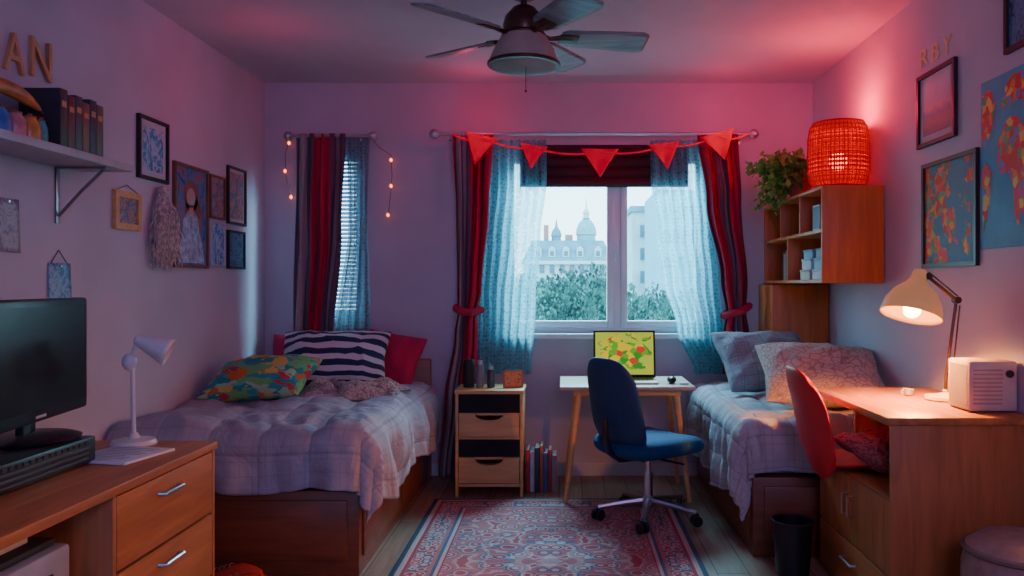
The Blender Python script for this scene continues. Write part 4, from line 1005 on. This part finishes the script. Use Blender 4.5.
v=nd(nt,'ShaderNodeTexVoronoi',{'Vector':tc,'Scale':34.}).outputs[1]
nt.links.new(ramp(nt,nd(nt,'ShaderNodeSeparateXYZ',{0:v}).outputs[0],[(0,(.60,.02,.02)),(.28,(.70,.20,.02)),(.4,(.06,.34,.12)),(.52,(.62,.03,.04)),(.68,(.72,.50,.06)),(.80,(.10,.24,.45)),(.90,(.50,.06,.20))],'CONSTANT'),b.inputs['Base Color']); b.inputs['Roughness'].default_value=.6
def rough_(pg):
    o_=[]
    for (a,b_),(c,d_) in zip(pg,pg[1:]+pg[:1]):
        for k in range(4):
            q=k/4; x_,y_=a+(c-a)*q,b_+(d_-b_)*q
            n_=noise.noise(Vector((x_*22,y_*22,1)))*.018 if k else 0
            o_.append((max(.008,x_*.86+n_),min(.985,y_-n_)))
    return o_
for pg in (afr,sam,nam,eur,asi,aus):
    B().prism([(XR-.0045,yA+(yB-yA)*u_,zA+(zB-zA)*v_) for u_,v_ in rough_(pg)],(-.0008,0,0)).to('landmass',m,mp_,smooth=False)
# ---------------- left wall shelf
ls=thing('wall_shelf','white wall shelf on a metal bracket on the left wall','shelf',(XL+.11,2.5-D,1.722))
B().box(XL+.001,XL+.22,1.7-D,3.28-D,1.722,1.752,.003).to('shelf_board',mat('shelf_white',(.42,.40,.45),.5),ls)
BRK=mat('bracket_steel',(.25,.25,.28),.35,.9)
for dd in (3.13,2.0):
    y=dd-D
    B().box(XL+.001,XL+.007,y-.012,y+.012,1.50,1.72,.001).box(XL+.007,XL+.20,y-.012,y+.012,1.714,1.7215,.001).tube([(XL+.008,y,1.53),(XL+.10,y,1.63),(XL+.185,y,1.712)],.006,8).to('bracket',BRK,ls)
SZ=1.753
y=2.87-D
for i,(c,nm,hh) in enumerate([((.03,.03,.04),'black',.215),((.12,.03,.03),'dark maroon',.20),((.05,.05,.07),'dark grey',.21),((.18,.08,.05),'brown',.195),((.02,.03,.06),'midnight blue',.215),((.10,.08,.06),'dull olive',.205)]):
    th=.042
    t_=thing('book','%s hardback standing on the white left wall shelf'%nm,'book',(XL+.1,y+.02,SZ),group='hardbacks on the left wall shelf')
    mm=mat('hardback%d'%i,c,.5)
    B().box(XL+.176,XL+.18,y,y+th,SZ,SZ+hh,.001).box(XL+.03,XL+.176,y,y+.004,SZ,SZ+hh).box(XL+.03,XL+.176,y+th-.004,y+th,SZ,SZ+hh).to('cover',mm,t_)
    B().box(XL+.035,XL+.175,y+.005,y+th-.005,SZ+.003,SZ+hh-.004).to('pages',PAPER,t_)
    B().box(XL+.1802,XL+.181,y+.008,y+th-.008,SZ+hh*.70,SZ+hh*.80).to('title_band',mat('title%d'%i,(.55,.25,.1),.5),t_)
    y+=th+.003
WCK=mat('wicker',(.34,.15,.06),.8,var=.4,scale=70,bmp=.8); ORB=mat('orange_brown_glaze',(.50,.17,.04),.45,var=.4,scale=18)
bk=thing('basket','shallow brown wicker basket on the left wall shelf','basket',(XL+.12,2.32-D,SZ))
def bkt(u,v):
    a=2*pi*u; r=.75+.25*v; return Vector((XL+.11+.09*r*cos(a),2.32-D+.16*r*sin(a),SZ+.002+.10*v+.003*sin(a*18+v*20)))
B().grid(bkt,60,14).to('body',WCK,bk,thick=.006)
B().tube([(XL+.11+.092*cos(2*pi*k/40),2.32-D+.162*sin(2*pi*k/40),SZ+.105) for k in range(41)],.008,6,False).to('rim',WCK,bk)
B().lathe([(.001,.003),(.07,.003),(.07,.008)],(XL+.11,2.32-D,SZ),24).to('bottom',WCK,bk)
gd=thing('curved_gourd','long curved orange-brown gourd lying across the round pots on left shelf','gourd',(XL+.12,2.68-D,SZ+.10))
pts=[];rs=[]
for k in range(17):
    s_=k/16; pts.append((XL+.125+.01*sin(s_*3),2.50-D+.34*s_,SZ+.128+.035*sin(pi*(.15+.85*s_)) )); rs.append(.006+.020*sin(pi*min(1,s_*.94+.06))**.7)
B().tube(pts,rs,14).to('body',ORB,gd)
B().tube([pts[-1],(pts[-1][0],pts[-1][1]+.015,pts[-1][2]-.012)],[.007,.004],8).to('stem',WIRE,gd)
jars=[(2.545,.038,(.45,.03,.06),'round red pot, nearest the basket on the left shelf'),(2.625,.040,(.08,.20,.50),'round bright blue pot on the left wall shelf'),(2.705,.036,(.62,.22,.26),'round pink pot on the left wall shelf'),(2.78,.036,(.65,.28,.06),'round orange pot on the left wall shelf'),(2.842,.022,(.10,.40,.36),'slim teal pot next to the books on the left wall shelf')]
for dd,r,c,lab in jars:
    t_=thing('pot',lab,'pot',(XL+.13,dd-D,SZ),group='small round pots on the left shelf'); mm=mat('glaze_'+str(dd),c,.3,var=.3,scale=30)
    B().lathe([(r*.6,0),(r*.92,.010),(r,.035),(r*.9,.065),(r*.6,.082),(r*.55,.088)],(XL+.13,dd-D,SZ),20).to('body',mm,t_)
    B().lathe([(r*.62,.088),(r*.6,.093),(.006,.096),(.008,.102)],(XL+.13,dd-D,SZ),20).to('lid',WCK,t_)
# ---------------- lights
def light(kind,name,loc,en,col,size=.1,tgt=None,sy=None):
    l=bpy.data.lights.new(name,kind); l.energy=en; l.color=col
    o=bpy.data.objects.new(name,l); C.objects.link(o); o.location=loc
    if kind=='AREA':
        l.size=size
        if sy: l.shape='RECTANGLE'; l.size_y=sy
    else: l.shadow_soft_size=size
    if tgt is not None: o.rotation_euler=(Vector(tgt)-Vector(loc)).to_track_quat('-Z','Y').to_euler()
    return o
light('AREA','sky_light',(.3,1.5,3.1),440,(.26,.72,1.),1.8,(.25,-1.6,.3),1.0)
light('AREA','sky_light_narrow',(-1.55,1.0,2.9),35,(.28,.7,1.),.8,(-1.5,-1.2,.8))
light('POINT','lantern_light',(lx,ly,lz+.42),13,(1.,.015,.06),.06)
light('POINT','lantern_inner',(lx,ly,lz+.2),2.5,(1.,.03,.02),.03)
o=light('SPOT','desk_lamp_light',bp+sd_*.04,100,(1.,.33,.055),.03,bp+sd_); o.data.spot_size=radians(170); o.data.spot_blend=.5
light('AREA','blue_fill_light',(.6,-6.3,2.3),38,(.12,.37,1.),1.2,(-1.6,-2.,1.0))  # added blue fill behind the camera, not a lamp of the room
light('AREA','blue_up_fill',(-.7,-5.8,.6),7,(.14,.42,1.),.8,(-.6,-2.2,2.6))  # added low fill that tints the ceiling blue, no real source
light('AREA','pink_fill_light',(.7,-6.0,2.2),15,(1.,.20,.34),1.2,(.2,-.2,1.6))  # added pink fill from behind the camera for the back wall
light('POINT','pink_corner_fill',(-1.5,-1.2,2.25),1.3,(1.,.03,.16),0.0)  # added point light tinting wall and ceiling pink, no fixture here
for x in (XX(478,5.0),XX(725,5.0)): light('POINT','bunting_fill',(x,-.33,2.36),1.4,(1.,.015,.12),0.0)  # added red point lights near the flags, no bulbs there
wld=bpy.data.worlds.new('World'); bpy.context.scene.world=wld; wld.use_nodes=True
nt=wld.node_tree; bg=nt.nodes['Background']
g=nd(nt,'ShaderNodeSeparateXYZ',{0:nd(nt,'ShaderNodeTexCoord').outputs['Generated']}).outputs[2]
nt.links.new(ramp(nt,g,[(0,(.60,.92,1)),(.25,(.28,.72,1))]),bg.inputs[0]); bg.inputs[1].default_value=7.0
# ---------------- camera
cam=bpy.data.cameras.new('Camera'); co=bpy.data.objects.new('Camera',cam); C.objects.link(co)
co.location=(0,-D,EYE); co.rotation_euler=(pi/2,0,0)
cam.sensor_width=36; cam.lens=36*F/1024; cam.shift_x=-53/1024; cam.shift_y=-3/1024; cam.clip_start=.02; cam.clip_end=300
bpy.context.scene.camera=co
